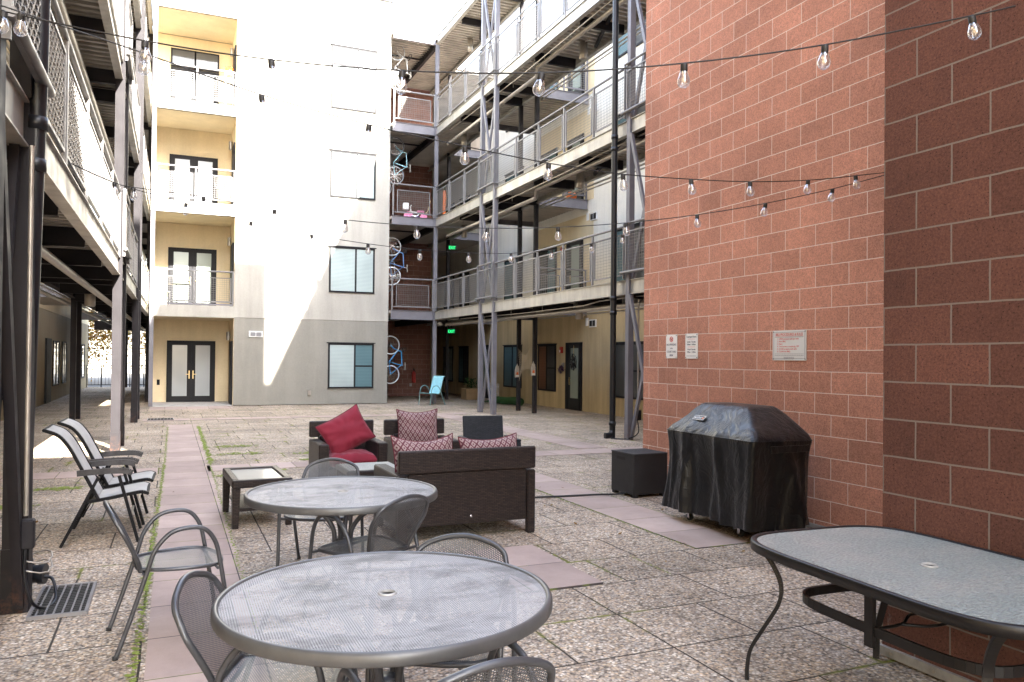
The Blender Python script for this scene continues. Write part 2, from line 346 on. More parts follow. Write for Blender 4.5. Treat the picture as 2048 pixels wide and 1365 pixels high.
# ---------------------------------------------------------------- mesh helpers
class MB:
    def __init__(s, off=(0, 0, 0)): s.v = []; s.f = []; s.o = Vector(off); s.uvs = None; s.sm = []
    def add(s, vs, fs, smooth=False):
        k = len(s.v); s.v += [Vector(p)-s.o for p in vs]; s.f += [[i+k for i in f] for f in fs]; s.sm += [smooth]*len(fs); return s
    def box(s, x0, x1, y0, y1, z0, z1, mt=None):
        vs = [Vector((x, y, z)) for z in (z0, z1) for x, y in ((x0, y0), (x1, y0), (x1, y1), (x0, y1))]
        if mt is not None: vs = [mt @ p for p in vs]
        return s.add(vs, [[3, 2, 1, 0], [4, 5, 6, 7], [0, 1, 5, 4], [1, 2, 6, 5], [2, 3, 7, 6], [3, 0, 4, 7]])
    def cbox(s, c, d, mt=None):
        return s.box(c[0]-d[0]/2, c[0]+d[0]/2, c[1]-d[1]/2, c[1]+d[1]/2, c[2]-d[2]/2, c[2]+d[2]/2, mt)
    def bbox(s, x0, x1, y0, y1, z0, z1, b=.01, mt=None):      # box with chamfered edges
        vs = []; fs = []
        X = (x0, x1); Y = (y0, y1); Z = (z0, z1); idx = {}
        for i in (0, 1):
            for j in (0, 1):
                for k in (0, 1):
                    sx, sy, sz = (1, -1)[i], (1, -1)[j], (1, -1)[k]
                    for ax, d in enumerate(((0, sy*b, sz*b), (sx*b, 0, sz*b), (sx*b, sy*b, 0))):
                        idx[(i, j, k, ax)] = len(vs); vs.append(Vector((X[i]+d[0], Y[j]+d[1], Z[k]+d[2])))
        q = lambda *a: fs.append([idx[t] for t in a])
        for ax in range(3):
            for w in (0, 1):
                u, v = [t for t in range(3) if t != ax]
                def key(a_, b_):
                    t = [0, 0, 0]; t[ax] = w; t[u] = a_; t[v] = b_; return (*t, ax)
                q(key(0, 0), key(1, 0), key(1, 1), key(0, 1))
        for ax in range(3):                                   # edges along ax
            u, v = [t for t in range(3) if t != ax]
            for a_ in (0, 1):
                for b_ in (0, 1):
                    def k2(w, f):
                        t = [0, 0, 0]; t[ax] = w; t[u] = a_; t[v] = b_; return (*t, f)
                    q(k2(0, u), k2(1, u), k2(1, v), k2(0, v))
        for i in (0, 1):
            for j in (0, 1):
                for k in (0, 1): q((i, j, k, 0), (i, j, k, 1), (i, j, k, 2))
        if mt is not None: vs = [mt @ p for p in vs]
        return s.add(vs, fs)
    def bar(s, p0, p1, w, h=None, upv=(0, 0, 1)):             # rectangular bar
        p0, p1 = Vector(p0), Vector(p1); h = h or w; d = (p1-p0).normalized(); upv = Vector(upv)
        if abs(d.dot(upv)) > .98: upv = Vector((0, 1, 0))
        a = d.cross(upv).normalized()*w/2; b = a.cross(d).normalized()*h/2
        vs = [p+q for p in (p0, p1) for q in (-a-b, a-b, a+b, -a+b)]
        return s.add(vs, [[3, 2, 1, 0], [4, 5, 6, 7], [0, 1, 5, 4], [1, 2, 6, 5], [2, 3, 7, 6], [3, 0, 4, 7]])
    def tube(s, pts, r, n=8, closed=False, caps=True):
        pts = [Vector(p) for p in pts]; m = len(pts); rs = r if isinstance(r, (list, tuple)) else [r]*m
        tan = []
        for i in range(m):
            a = pts[i-1] if (i or closed) else pts[0]; b = pts[(i+1) % m] if (i < m-1 or closed) else pts[-1]
            tan.append((b-a).normalized())
        t0 = tan[0]; ref = Vector((0, 0, 1)) if abs(t0.z) < .9 else Vector((1, 0, 0)); nrm = (ref-t0*ref.dot(t0)).normalized()
        vs = []
        for i in range(m):
            if i: nrm = (nrm-tan[i]*nrm.dot(tan[i])).normalized()
            bn = tan[i].cross(nrm)
            for k in range(n):
                a = 2*math.pi*k/n+math.pi/n; vs.append(pts[i]+(nrm*math.cos(a)+bn*math.sin(a))*rs[i])
        fs = []
        for i in range(m if closed else m-1):
            j = (i+1) % m
            for k in range(n): fs.append([i*n+k, i*n+(k+1) % n, j*n+(k+1) % n, j*n+k])
        s.add(vs, fs, n > 5)
        if caps and not closed: s.add(vs[:n], [list(range(n))[::-1]]); s.add(vs[-n:], [list(range(n))])
        return s
    def lathe(s, prof, n=24, c=(0, 0, 0), smooth=True):       # prof [(r,z)]
        vs = []; c = Vector(c)
        for r, z in prof:
            for k in range(n): a = 2*math.pi*k/n; vs.append(c+Vector((r*math.cos(a), r*math.sin(a), z)))
        fs = [[i*n+k, i*n+(k+1) % n, (i+1)*n+(k+1) % n, (i+1)*n+k] for i in range(len(prof)-1) for k in range(n)]
        return s.add(vs, fs, smooth)
    def grid(s, fn, nu, nv, uvf=None, smooth=True):           # fn(u,v)->point
        k = len(s.v); vs = [fn(i/nu, j/nv) for j in range(nv+1) for i in range(nu+1)]
        fs = [[j*(nu+1)+i, j*(nu+1)+i+1, (j+1)*(nu+1)+i+1, (j+1)*(nu+1)+i] for j in range(nv) for i in range(nu)]
        if uvf:
            s.uvs = s.uvs or {}
            for j in range(nv+1):
                for i in range(nu+1): s.uvs[k+j*(nu+1)+i] = uvf(i/nu, j/nv)
        return s.add(vs, fs, smooth)
    def build(s, name, mat, parent=None, loc=None, label=None):
        me = bpy.data.meshes.new(name); me.from_pydata([tuple(p) for p in s.v], [], s.f)
        me.polygons.foreach_set('use_smooth', s.sm)
        uvl = me.uv_layers.new(name='UVMap'); me.calc_normals_split() if hasattr(me, 'calc_normals_split') else None
        data = []
        for p in me.polygons:
            n = p.normal; ax = max(range(3), key=lambda i: abs(n[i]))
            for li in p.loop_indices:
                vi = me.loops[li].vertex_index; q = s.v[vi]+s.o
                if s.uvs and vi in s.uvs: data += list(s.uvs[vi])
                elif ax == 0: data += [q.y, q.z]
                elif ax == 1: data += [q.x, q.z]
                else: data += [q.x, q.y]
        uvl.data.foreach_set('uv', data)
        me.materials.append(mat if not isinstance(mat, str) else M[mat])
        o = bpy.data.objects.new(name, me); col.objects.link(o)
        if parent is not None: o.parent = parent
        if loc is not None: o.location = loc
        if label: o['label'] = label
        return o

def spline(pts, n=6, closed=False):
    P = [Vector(p) for p in pts]; m = len(P); out = []
    for i in range(m if closed else m-1):
        a, b, c, d = (P[(i-1) % m] if closed or i else P[0]*2-P[1]), P[i], P[(i+1) % m], (P[(i+2) % m] if closed or i < m-2 else P[-1]*2-P[-2])
        for k in range(n):
            t = k/n; out.append(.5*((2*b)+(c-a)*t+(2*a-5*b+4*c-d)*t*t+(3*b-3*c+d-a)*t**3))
    if not closed: out.append(P[-1])
    return out
def thing(name, label, cat, loc=(0, 0, 0), rz=0., group=None):
    o = bpy.data.objects.new(name, None); col.objects.link(o); o.location = loc; o.rotation_euler = (0, 0, rz); o.empty_display_size = .1
    o['label'] = label; o['category'] = cat
    if group: o['group'] = group
    return o
def tag(o, label, cat, group=None):
    o['label'] = label; o['category'] = cat
    if group: o['group'] = group
    return o
def struct(o, kind='structure'): o['kind'] = kind; return o
def kids(o): return [c for c in bpy.data.objects if c.parent is o]
def dup(src, loc, rz, label, group=None):
    r = src.copy(); col.objects.link(r); r.location = loc; r.rotation_euler = (src.rotation_euler[0], src.rotation_euler[1], rz); r['label'] = label
    if group: r['group'] = group
    for ch in kids(src):
        c = ch.copy(); col.objects.link(c); c.parent = r
        for g in kids(ch):
            d = g.copy(); col.objects.link(d); d.parent = c
    return r
def text(body, size, mat, name, parent, loc, rot, sx=1., align='CENTER', ext=.0006):
    cu = bpy.data.curves.new(name, 'FONT'); cu.body = body; cu.size = size; cu.align_x = align; cu.extrude = ext; cu.resolution_u = 2
    cu.space_line = 1.0
    t = bpy.data.objects.new(name, cu); col.objects.link(t)
    dg = bpy.context.evaluated_depsgraph_get(); me = bpy.data.meshes.new_from_object(t.evaluated_get(dg)); bpy.data.objects.remove(t)
    me.materials.clear(); me.materials.append(M[mat]); me.name = name
    o = bpy.data.objects.new(name, me); col.objects.link(o); o.parent = parent; o.location = loc; o.rotation_euler = rot; o.scale = (sx, 1, 1)
    return o
def window(parent, plane, c, a0, a1, z0, z1, split=.55, panes=('pblind', 'pblind'), fr='frame', sash=False, proud=.012, hood=True, nm='window'):
    """window on plane 'x' (facing -X) or 'y' (facing -Y) at coordinate c; a0..a1 along the wall"""
    off = parent.location if parent else Vector((0, 0, 0))
    def B(m, a_, b_, d0, d1, za, zb):
        if plane == 'x': m.box(c-d1, c-d0, a_, b_, za, zb)
        else: m.box(a_, b_, c-d1, c-d0, za, zb)
    w = .055; m = MB(off)
    B(m, a0, a1, 0, .03+proud, z0, z0+w); B(m, a0, a1, 0, .03+proud, z1-w, z1)
    B(m, a0, a0+w, 0, .028+proud, z0+w, z1-w); B(m, a1-w, a1, 0, .028+proud, z0+w, z1-w)
    am = a0+(a1-a0)*split; B(m, am-w/2, am+w/2, 0, .026+proud, z0+w, z1-w)
    f = m.build(nm, fr, parent)
    for i, (x0, x1) in enumerate(((a0+w, am-w/2), (am+w/2, a1-w))):
        m = MB(off); B(m, x0, x1, .002, .008+proud, z0+w, z1-w); o = m.build('pane', panes[i], None); o.parent = f; o.location = (0, 0, 0)
    if sash:
        m = MB(off); x0, x1 = (am+w/2, a1-w) if sash == 1 else (a0+w, am-w/2); B(m, x0, x1, .002, .02+proud, (z0+z1)/2-.03, (z0+z1)/2+.02); o = m.build('sash_rail', fr, None); o.parent = f; o.location = (0, 0, 0)
    if hood:
        m = MB(off); B(m, a0-.05, a1+.05, 0, .05+proud, z1+.001, z1+.03); o = m.build('drip_cap', fr, None); o.parent = f; o.location = (0, 0, 0)
    return f

# ---------------------------------------------------------------- ground
g = MB(); g.add([(-120, -60, -.03), (120, -60, -.03), (120, 200, -.03), (-120, 200, -.03)], [[0, 1, 2, 3]])
struct(g.build('ground', 'asphalt'))
g = MB(); g.box(-3.65, 11.55, -14, 43, -.02, 0); struct(g.build('courtyard_paving', 'pave'))
def strip(x0, x1, y0, y1, z=.004, dx=0.):
    m = MB(); m.add([(x0, y0, 0), (x1, y0, 0), (x1+dx, y1, 0), (x0+dx, y1, 0), (x0, y0, z), (x1, y0, z), (x1+dx, y1, z), (x0+dx, y1, z)], [[4, 5, 6, 7], [0, 1, 5, 4], [1, 2, 6, 5], [3, 0, 4, 7], [2, 3, 7, 6]])
    struct(m.build('paver_strip', 'red'))
strip(-.13, .48, -2.44, 19.52, .005, .10); strip(4.14, 4.75, 5.49, 11.59, .005); strip(2.24, 2.87, 4.88, 6.10, .012)
strip(.50, 4.13, 11.60, 12.20, .005); strip(4.76, 9.6, 11.60, 12.20, .005); strip(-2.0, -.14, 11.6, 12.2, .005)
strip(-.6, 7.8, 20.74, 21.35, .005); strip(6.7, 7.31, 12.3, 20.7, .006); strip(-.55, 1.78, 25.0, 26.15, .006)
# moss cushions in the joints of the paving
mm = MB()
def mossline(x0, y0, x1, y1, w, n):
    for i in range(n):
        t = (i+random.random())/n; x = x0+(x1-x0)*t+random.gauss(0, w*.4); y = y0+(y1-y0)*t+random.gauss(0, w*.4); s_ = w*random.uniform(.25, .7)
        k = random.randint(5, 7); ph = random.random()*6
        mm.add([(x+s_*math.cos(ph+6.283*j/k)*random.uniform(.6, 1.2), y+s_*math.sin(ph+6.283*j/k)*random.uniform(.6, 1.2), .0062) for j in range(k)]+[(x, y, .0062+s_*.25)], [[j, (j+1) % k, k] for j in range(k)], True)
for a in ((-.155, 4, -.06, 12.5, .028, 520), (.49, 4.5, .56, 12.5, .022, 360), (.57, 12.4, .6, 19, .05, 300), (-.06, 12.5, -.03, 19, .03, 200), (3.47, 4.9, 3.47, 5.48, .012, 70), (2.9, 6.7, 4.12, 6.71, .008, 60), (4.125, 5.6, 4.125, 9.7, .02, 260), (4.765, 6.2, 4.765, 9, .014, 120), (-.13, 5.9, -.13, 6.9, .035, 120), (3.05, 4.9, 3.05, 5.4, .01, 30)): mossline(*a)
for cx, cy, rr in ((1.0, 13.5, .35), (1.05, 14.6, .3), (2.3, 13.2, .3), (.72, 11.1, .14), (1.3, 11.4, .14), (3.2, 17.5, .3), (-1.6, 9.6, .2), (-1.2, 10.7, .2), (2.0, 12.4, .1)):
    for i in range(60):
        a_ = random.random()*6.28; d_ = rr*random.random()**.7; mossline(cx+d_*math.cos(a_)*1.5, cy+d_*math.sin(a_)*.6, cx+d_*math.cos(a_)*1.5+.03, cy+d_*math.sin(a_)*.6, .045, 2)
M['moss'] = plain('moss_green', (.17, .21, .035), .95, 0, .4, 25)
mo = mm.build('moss', 'moss'); mo['kind'] = 'stuff'; mo['label'] = 'bright green moss growing in the joints of the paving slabs'

# ---------------------------------------------------------------- block towers on the right
t = thing('block_tower', 'tall red concrete block tower wall with flush pale mortar, behind the covered grill', 'wall', (7, 6, 0)); o_ = t.location
m = MB(o_); m.box(5.7, 8.25, 3.14, 8.7, .035, 16.7); m.build('wall', 'block', t)
m = MB(o_); m.box(8.2505, 20, -14, 8.7, 0, 12.8); m.build('rear_wing', 'block', t)
m = MB(o_); m.box(5.68, 5.6995, 3.2, 8.71, .012, .05); m.build('flashing', 'galv', t)
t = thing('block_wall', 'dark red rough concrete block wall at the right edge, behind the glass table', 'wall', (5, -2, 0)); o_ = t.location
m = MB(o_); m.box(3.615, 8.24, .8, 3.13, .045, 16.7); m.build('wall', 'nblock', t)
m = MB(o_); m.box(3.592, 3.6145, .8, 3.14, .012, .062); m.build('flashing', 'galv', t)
m = MB(o_)
for y in (3.05, 2.79, 2.53, 2.1): m.tube([(3.591, y, .038), (3.586, y, .038)], .009, 8)
m.build('bolt', 'pipe', t)

m = MB(); m.box(1.8, 8.24, -12, -6, 0, 13.8); tag(m.build('south_shade_block', 'cream'), 'unseen cream block added behind the viewpoint to shade the courtyard', 'building')  # added out of view to cast shade, kept narrow to let sky light in
# ---------------------------------------------------------------- facade building at the back
t = thing('apartment_building', 'cream stucco apartment building facing the camera with four stacked recessed balconies', 'building', (3, 26.2, 0)); o_ = t.location
m = MB(o_); m.box(1.84, 6.83, 26.2, 26.5, 2.81, 13.8); m.box(1.84, 6.35, 26.5005, 40, 2.81, 13.8); m.box(-.62, 1.8395, 28.4, 40, 12.35, 13.8); m.build('upper_wall', 'cream', t)
m = MB(o_); m.box(1.84, 6.82, 26.21, 26.5, .02, 2.80); m.box(1.84, 6.34, 26.5005, 40, .02, 2.80); m.build('lower_wall', 'grey', t)
m = MB(o_); m.box(-.58, 1.825, 28.4, 40, 0, 12.3); m.build('recess_wall', 'tan', t)
m = MB(o_)
for z0, z1 in ((0, 2.79), (3.17, 6.02), (6.39, 9.2), (9.53, 12.32)): m.box(1.826, 1.8395, 26.24, 28.39, z0, z1)
m.build('recess_side_wall', 'tan', t)
for i, (z0, z1) in enumerate(((2.79, 3.16), (6.02, 6.38), (9.2, 9.52))):
    m = MB(o_); m.box(-.6, 1.8385, 26.202, 28.398, z0, z1); f = m.build('balcony_slab', 'cream', t)
    m = MB(o_); m.box(-.56, 1.824, 26.34, 28.39, z0-.012, z0-.001); q = m.build('soffit', 'tan', None); q.parent = f
m = MB(o_); m.box(-.62, 1.8385, 26.202, 28.398, 12.33, 13.8); f = m.build('parapet', 'cream', t)
m = MB(o_); m.box(-.56, 1.824, 26.3, 28.39, 12.315, 12.329); q = m.build('soffit', 'tan', None); q.parent = f
m = MB(o_); m.box(-.66, 6.87, 26.16, 26.55, 13.801, 13.86); m.box(-.66, 6.38, 26.5505, 40, 13.801, 13.86); m.build('coping', 'lsteel', t)
for z0, z1 in ((.02, 2.785), (3.165, 6.01), (6.39, 9.19), (9.53, 12.32)):
    m = MB(o_); m.box(-.6, -.48, 26.21, 26.33, z0, z1); m.build('corner_post', 'steel', t)
m = MB(o_); m.box(-.55, 1.82, 26.25, 28.39, .001, .03); m.build('threshold', 'conc', t)
for z0, z1, sp, pn, sa in ((.535, 2.045, .58, ('pblind', 'pblue'), 1), (3.74, 5.27, .58, ('pblind', 'pblind'), 0), (6.93, 8.48, .58, ('pblind', 'pblind'), 0), (9.9, 12.0, .58, ('pblind', 'pblind'), 0)):
    window(t, 'y', 26.2, 4.8, 6.33, z0, z1, sp, pn, sash=sa)
m = MB(o_); m.box(4.86, 6.27, 26.165, 26.185, 11.35, 11.42); m.build('transom_bar', 'frame', t)
for i, (z0, z1) in enumerate(((.03, 2.06), (3.165, 5.17), (6.385, 8.28), (9.525, 11.2))):
    m = MB(o_); m.box(-.11, 1.40, 28.33, 28.397, z0, z1+.02); fr = m.build('door_frame', 'frame', t)
    for x0, x1 in ((-.06, .635), (.655, 1.35)):
        m = MB(o_); m.box(x0, x1, 28.30, 28.329, z0+.01, z1-.04); d = m.build('door', 'frame', t)
        m = MB(o_); m.box(x0+.12, x1-.12, 28.290, 28.2995, z0+.2, z1-.13); p = m.build('pane', M['pdoor'] if i != 1 else M['pdoorg'], None); p.parent = d
        hx = x1-.05 if x0 < .3 else x0+.05
        m = MB(o_); m.box(hx-.015, hx+.015, 28.285, 28.2995, z0+.78, z0+1.05); m.bar((hx, 28.25, z0+.93), (hx+(-.11 if x0 < .3 else .11), 28.25, z0+.93), .018); m.bar((hx, 28.30, z0+.93), (hx, 28.245, z0+.93), .018); p = m.build('handle', 'brass', None); p.parent = d
    if i == 3:
        for x0, x1 in ((-.06, .62), (.67, 1.35)):
            m = MB(o_); m.box(x0-.05, x1+.05, 28.34, 28.397, 11.25, 11.86); d = m.build('transom_frame', 'frame', t)
            m = MB(o_); m.box(x0, x1, 28.325, 28.339, 11.3, 11.8); p = m.build('pane', 'pdark', None); p.parent = d
# side doors at the right side of each recess, with wall lamp
for i, z0 in enumerate((.0, 3.16, 6.38, 9.52)):
    m = MB(o_); m.box(1.78, 1.8255, 26.45, 27.4, z0+.03, z0+2.06); d = m.build('side_door', 'frame', t)
    m = MB(o_); m.tube([(1.76, 27.7, z0+2.12), (1.76, 27.7, z0+2.38)], .06, 10); m.build('wall_lamp', 'pipe', t)
    if i < 3: m = MB(o_); m.cbox((1.76, 27.7, z0+2.25), (.03, .16, .3)); m.build('lamp_plate', 'pipe', t)
# railings
def railing_y(root, y, x0, x1, z, panels, off, mat='rail', nm='balcony_railing'):
    m = MB(off); m.tube([(x0, y, z+1.08), (x1, y, z+1.08)], .026, 8)
    for x in [x0+.03]+[b for a, b in panels[:-1]]+[x1-.03]: m.cbox((x, y, z+.54), (.045, .045, 1.06))
    m.bar((x0, y, z+.12), (x1, y, z+.12), .03); r = m.build(nm, mat, root)
    for a, b in panels:
        a += .10; b -= .10; p = MB(off); z0, z1 = z+.14, z+.88
        for q in ((a, b, z0), (a, b, z1)): p.bar((q[0], y, q[2]), (q[1], y, q[2]), .025)
        for x in (a, b): p.bar((x, y, z0), (x, y, z1), .025)
        f = p.build('panel_frame', mat, root)
        w = MB(off); n = max(2, round((b-a)/.065)); k = round((z1-z0)/.065)
        for i in range(1, n): w.bar((a+(b-a)*i/n, y, z0), (a+(b-a)*i/n, y, z1), .005)
        for i in range(1, k): w.bar((a, y+.006, z0+(z1-z0)*i/k), (b, y+.006, z0+(z1-z0)*i/k), .005)
        o = w.build('wire_mesh', 'wire', None); o.parent = f
    return r
for z in (3.16, 6.38, 9.52): railing_y(t, 26.24, -.48, 1.83, z, [(-.48, .66), (.66, 1.83)], o_)
m = MB(o_); m.cbox((.66, 26.26, 3.2), (2.3, .05, .05)); m.build('balcony_sill', 'steel', t)
for (x0, x1, z0, z1) in ((2.29, 2.71, 2.2, 2.39), ):
    m = MB(o_); m.box(x0, x1, 26.17, 26.2085, z0, z1); f = m.build('vent_frame', 'wframe', t)
    for a, b in ((x0+.04, (x0+x1)/2-.015), ((x0+x1)/2+.015, x1-.04)):
        m = MB(o_); 
        for k in range(5): m.box(a, b, 26.155, 26.1695, z0+.035+k*.026, z0+.05+k*.026)
        q = m.build('louvre', 'steel', None); q.parent = f
m = MB(o_); m.box(4.15, 4.25, 26.15, 26.2095, .32, .47); m.build('hose_bib_box', 'pipe', t)
m = MB(o_); m.box(-.4, -.31, 28.38, 28.3995, .6, .78); m.build('outlet_box', 'frame', t)

# ---------------------------------------------------------------- brown block wall behind the bikes and corridor end
t = thing('brown_block_wall', 'dark brown block wall behind the hanging bicycles at the back', 'wall', (8, 31.1, 0)); o_ = t.location
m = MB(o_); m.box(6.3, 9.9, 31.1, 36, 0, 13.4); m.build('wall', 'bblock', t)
m = MB(o_); m.box(6.95, 8.1, 31.06, 31.0985, 0, 2.1); m.build('door_recess', 'frame', t)

# ---------------------------------------------------------------- ochre building on the right
t = thing('stucco_building', 'ochre and cream stucco building behind the right steel gallery', 'building', (11.55, 20, 0)); o_ = t.location
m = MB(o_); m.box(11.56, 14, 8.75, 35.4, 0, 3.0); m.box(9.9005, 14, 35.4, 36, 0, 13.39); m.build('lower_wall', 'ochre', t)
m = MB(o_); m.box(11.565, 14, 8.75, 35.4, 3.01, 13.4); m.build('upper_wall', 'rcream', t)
m = MB(o_)
for z0, z1 in ((3.2, 6.0), (6.42, 9.2), (9.62, 12.3)): m.box(11.55, 11.564, 20.4, 24.6, z0, z1)
m.build('entry_panel', 'tan', t)
for zf, dz in ((0, .0), (3.2, .0), (6.42, 0), (9.62, 0)):
    z0, z1 = zf+.52, zf+2.06
    pn = {0: [('pdark', 'pdark'), ('pwood', 'pdark'), ('pblue', 'pblue'), ('pdark', 'pblue'), ('pblind', 'pdark')]}.get(zf, [('pdark', 'pblue'), ('pblue', 'pdark'), ('pblue', 'pblue'), ('pdark', 'pdark'), ('pblind', 'pdark')])
    for (y0, y1), p in zip(((17.2, 19.1), (22.78, 24.1), (25.5, 27.1), (30.95, 32.1), (32.9, 34.2)), pn):
        window(t, 'x', 11.549 if 20 < y0 < 24 and zf else 11.559, y0, y1, z0, z1, .5, p[::-1] if zf == 0 and y0 < 23 else p, sash=2 if y0 < 23 else 0)
    for y0 in ((21.0,) if zf else (21.0, 28.55)):
        m = MB(o_); m.box(11.50, 11.5495, y0, y0+1.03, zf+.01, zf+2.11); d = m.build('door_frame', 'frame', t)
        m = MB(o_); m.box(11.475, 11.499, y0+.05, y0+.75, zf+.02, zf+2.05); q = m.build('door', 'gframe', None); q.parent = d
        m = MB(o_); m.box(11.468, 11.4745, y0+.13, y0+.62, zf+.38, zf+1.93); q = m.build('pane', 'pdoorg', None); q.parent = d
        m = MB(o_); m.box(11.455, 11.4745, y0+.67, y0+.71, zf+.78, zf+1.02); m.bar((11.44, y0+.69, zf+.95), (11.44, y0+.58, zf+.95), .018); q = m.build('handle', 'brass', None); q.parent = d
    if zf < 9:
        m = MB(o_); m.box(11.52, 11.5595, 20.16, 20.54, zf+2.55, zf+2.75+.03); f = m.build('vent_frame', 'wframe', t)
        for a, b in ((20.19, 20.33), (20.37, 20.51)):
            m = MB(o_); m.box(11.51, 11.5195, a, b, zf+2.58, zf+2.75); q = m.build('louvre', 'gframe', None); q.parent = f
        m = MB(o_); m.box(11.54, 11.5595, 20.66, 20.8, zf+2.6, zf+2.84); m.build('unit_number_plate', 'wframe', t)
for zf in (0, 3.2): 
    m = MB(o_); m.box(11.49, 11.5485, 22.28, 22.42, zf+1.78, zf+1.98); f = m.build('fire_alarm', 'firered', t)
    m = MB(o_); m.box(11.47, 11.489, 22.36, 22.41, zf+1.8, zf+1.88); q = m.build('strobe', 'white', None); q.parent = f
m = MB(o_); m.box(11.535, 11.5585, 22.2, 22.36, 1.33, 1.47); m.build('door_plaque', 'pipe', t)
m = MB(o_); m.box(11.53, 11.5585, 28.2, 28.35, 2.45, 2.75); m.build('wall_light', 'pipe', t)

# ---------------------------------------------------------------- left building
t = thing('brown_stucco_building', 'brown stucco building on the far left, behind the dark steel gallery', 'building', (-3.65, 20, 0)); o_ = t.location
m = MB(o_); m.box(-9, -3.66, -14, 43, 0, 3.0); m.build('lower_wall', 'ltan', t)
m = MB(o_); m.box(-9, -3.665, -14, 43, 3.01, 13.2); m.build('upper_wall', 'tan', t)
for zf in (0, 3.2, 6.42):
    for y0, y1 in ((6.0, 7.6), (13.0, 14.6), (20.5, 22.3), (30.5, 32.0), (33.0, 34.1), (38.6, 41)):
        wv = MB(o_); a0, a1, z0, z1, w = y0, y1, zf+.5, zf+2.05, .055; c = -3.659
        for yy0, yy1, za, zb in ((a0, a1, z0, z0+w), (a0, a1, z1-w, z1), (a0, a0+w, z0+w, z1-w), (a1-w, a1, z0+w, z1-w), ((a0+a1)/2-w/2, (a0+a1)/2+w/2, z0+w, z1-w)): wv.box(c, c+.04, yy0, yy1, za, zb)
        f = wv.build('window', 'frame', t)
        q = MB(o_); q.box(c, c+.018, a0+w, a1-w, z0+w, z1-w); q = q.build('pane', 'psky', None); q.parent = f
for y0 in (28.7, 11.0):
    m = MB(o_); m.box(-3.659, -3.6, y0, y0+1.1, 0.01, 2.1); m.build('door', 'frame', t)

# ---------------------------------------------------------------- steel galleries
def deck(m, x0, x1, y0, y1, z, pitch=.19, dep=.075):
    n = int((y1-y0)/pitch); 
    for i in range(n):
        y = y0+i*pitch; a = [(y, z+dep), (y+pitch*.50, z+dep), (y+pitch*.56, z), (y+pitch*.94, z), (y+pitch, z+dep)]
        vs = [(x, yy, zz) for yy, zz in a for x in (x0, x1)]
        m.add(vs, [[2*k, 2*k+1, 2*k+3, 2*k+2] for k in range(4)])
    m.add([(x0, y0, z+dep+.002), (x1, y0, z+dep+.002), (x1, y1, z+dep+.002), (x0, y1, z+dep+.002), (x0, y0, z+.14), (x1, y0, z+.14), (x1, y1, z+.14), (x0, y1, z+.14)], [[3, 2, 1, 0], [4, 5, 6, 7], [0, 1, 5, 4], [1, 2, 6, 5], [2, 3, 7, 6], [3, 0, 4, 7]])
def chan(m, p0, p1, h, fl, side):          # C channel along y (side = direction of the flanges, +-1 in x) or along x (flanges in y)
    p0, p1 = Vector(p0), Vector(p1); d = (p1-p0).normalized()
    n = Vector((side, 0, 0)) if abs(d.y) > .5 else Vector((0, side, 0))
    def sl(a, b, za, zb):
        q = [p0+n*a, p0+n*b, p1+n*b, p1+n*a]
        vs = [v+Vector((0, 0, za)) for v in q]+[v+Vector((0, 0, zb)) for v in q]
        m.add(vs, [[3, 2, 1, 0], [4, 5, 6, 7], [0, 1, 5, 4], [1, 2, 6, 5], [2, 3, 7, 6], [3, 0, 4, 7]])
    sl(0, .012, -h+.012, -.012); sl(-fl*.35, fl, -.012, 0); sl(-fl*.35, fl, -h, -h+.012)
LV = (3.2, 6.42, 9.62)
def side_rail(root, off, xo, z, y0, y1, n, sgn, dense, woven=False, mat='rail'):
    """railing along y at x = xo, n panels"""
    m = MB(off); m.tube([(xo, y0, z+1.09), (xo, y1, z+1.09)], .026, 8); r = m.build('top_rail', mat, root)
    L = (y1-y0)/n
    for i in range(n+1):
        y = y0+L*i; m = MB(off); m.box(xo-.022, xo+.022, y-.022 if i else y, y+.022 if i < n else y, z+.0, z+1.065); q = m.build('rail_post', mat, None); q.parent = r
    for i in range(n):
        a, b = y0+L*i+.09, y0+L*(i+1)-.09; z0, z1 = z+.11, z+.93
        p = MB(off)
        for zz in (z0, z1): p.bar((xo, a, zz), (xo, b, zz), .028)
        for y in (a, b): p.bar((xo, y, z0), (xo, y, z1), .028)
        for y in (a, b): p.bar((xo, y-(.09 if y == a else -.09), z0+.05), (xo, y, z0+.05), .014); p.bar((xo, y-(.09 if y == a else -.09), z1-.05), (xo, y, z1-.05), .014)
        f = p.build('rail_panel', mat, root); w = MB(off); wr = .0044 if not woven else .0075
        nn = max(2, round((b-a)/dense)); k = round((z1-z0)/dense)
        if not woven:
            for j in range(1, nn): w.bar((xo, a+(b-a)*j/nn, z0), (xo, a+(b-a)*j/nn, z1), wr)
            for j in range(1, k): w.bar((xo+.007, a, z0+(z1-z0)*j/k), (xo+.007, b, z0+(z1-z0)*j/k), wr)
        else:
            for j in range(1, nn):
                y = a+(b-a)*j/nn; w.tube([(xo+(.008 if (q_+j) % 2 else -.008), y, z0+(z1-z0)*q_/k) for q_ in range(k+1)], wr*.6, 4)
            for j in range(1, k):
                zz = z0+(z1-z0)*j/k; w.tube([(xo+(-.008 if (q_+j) % 2 else .008), a+(b-a)*q_/nn, zz) for q_ in range(nn+1)], wr*.6, 4)
        q = w.build('wire_mesh', 'wire', None); q.parent = f
def xbrace(root, off, x, ya, yb, z0, z1, mat, w=.075):
    m = MB(off); m.bar((x-.03, ya, z0), (x-.03, yb, z1), w, .055, (1, 0, 0)); m.build('brace', mat, root)
    m = MB(off); m.bar((x+.03, yb, z0), (x+.03, ya, z1), w, .055, (1, 0, 0)); m.build('brace', mat, root)

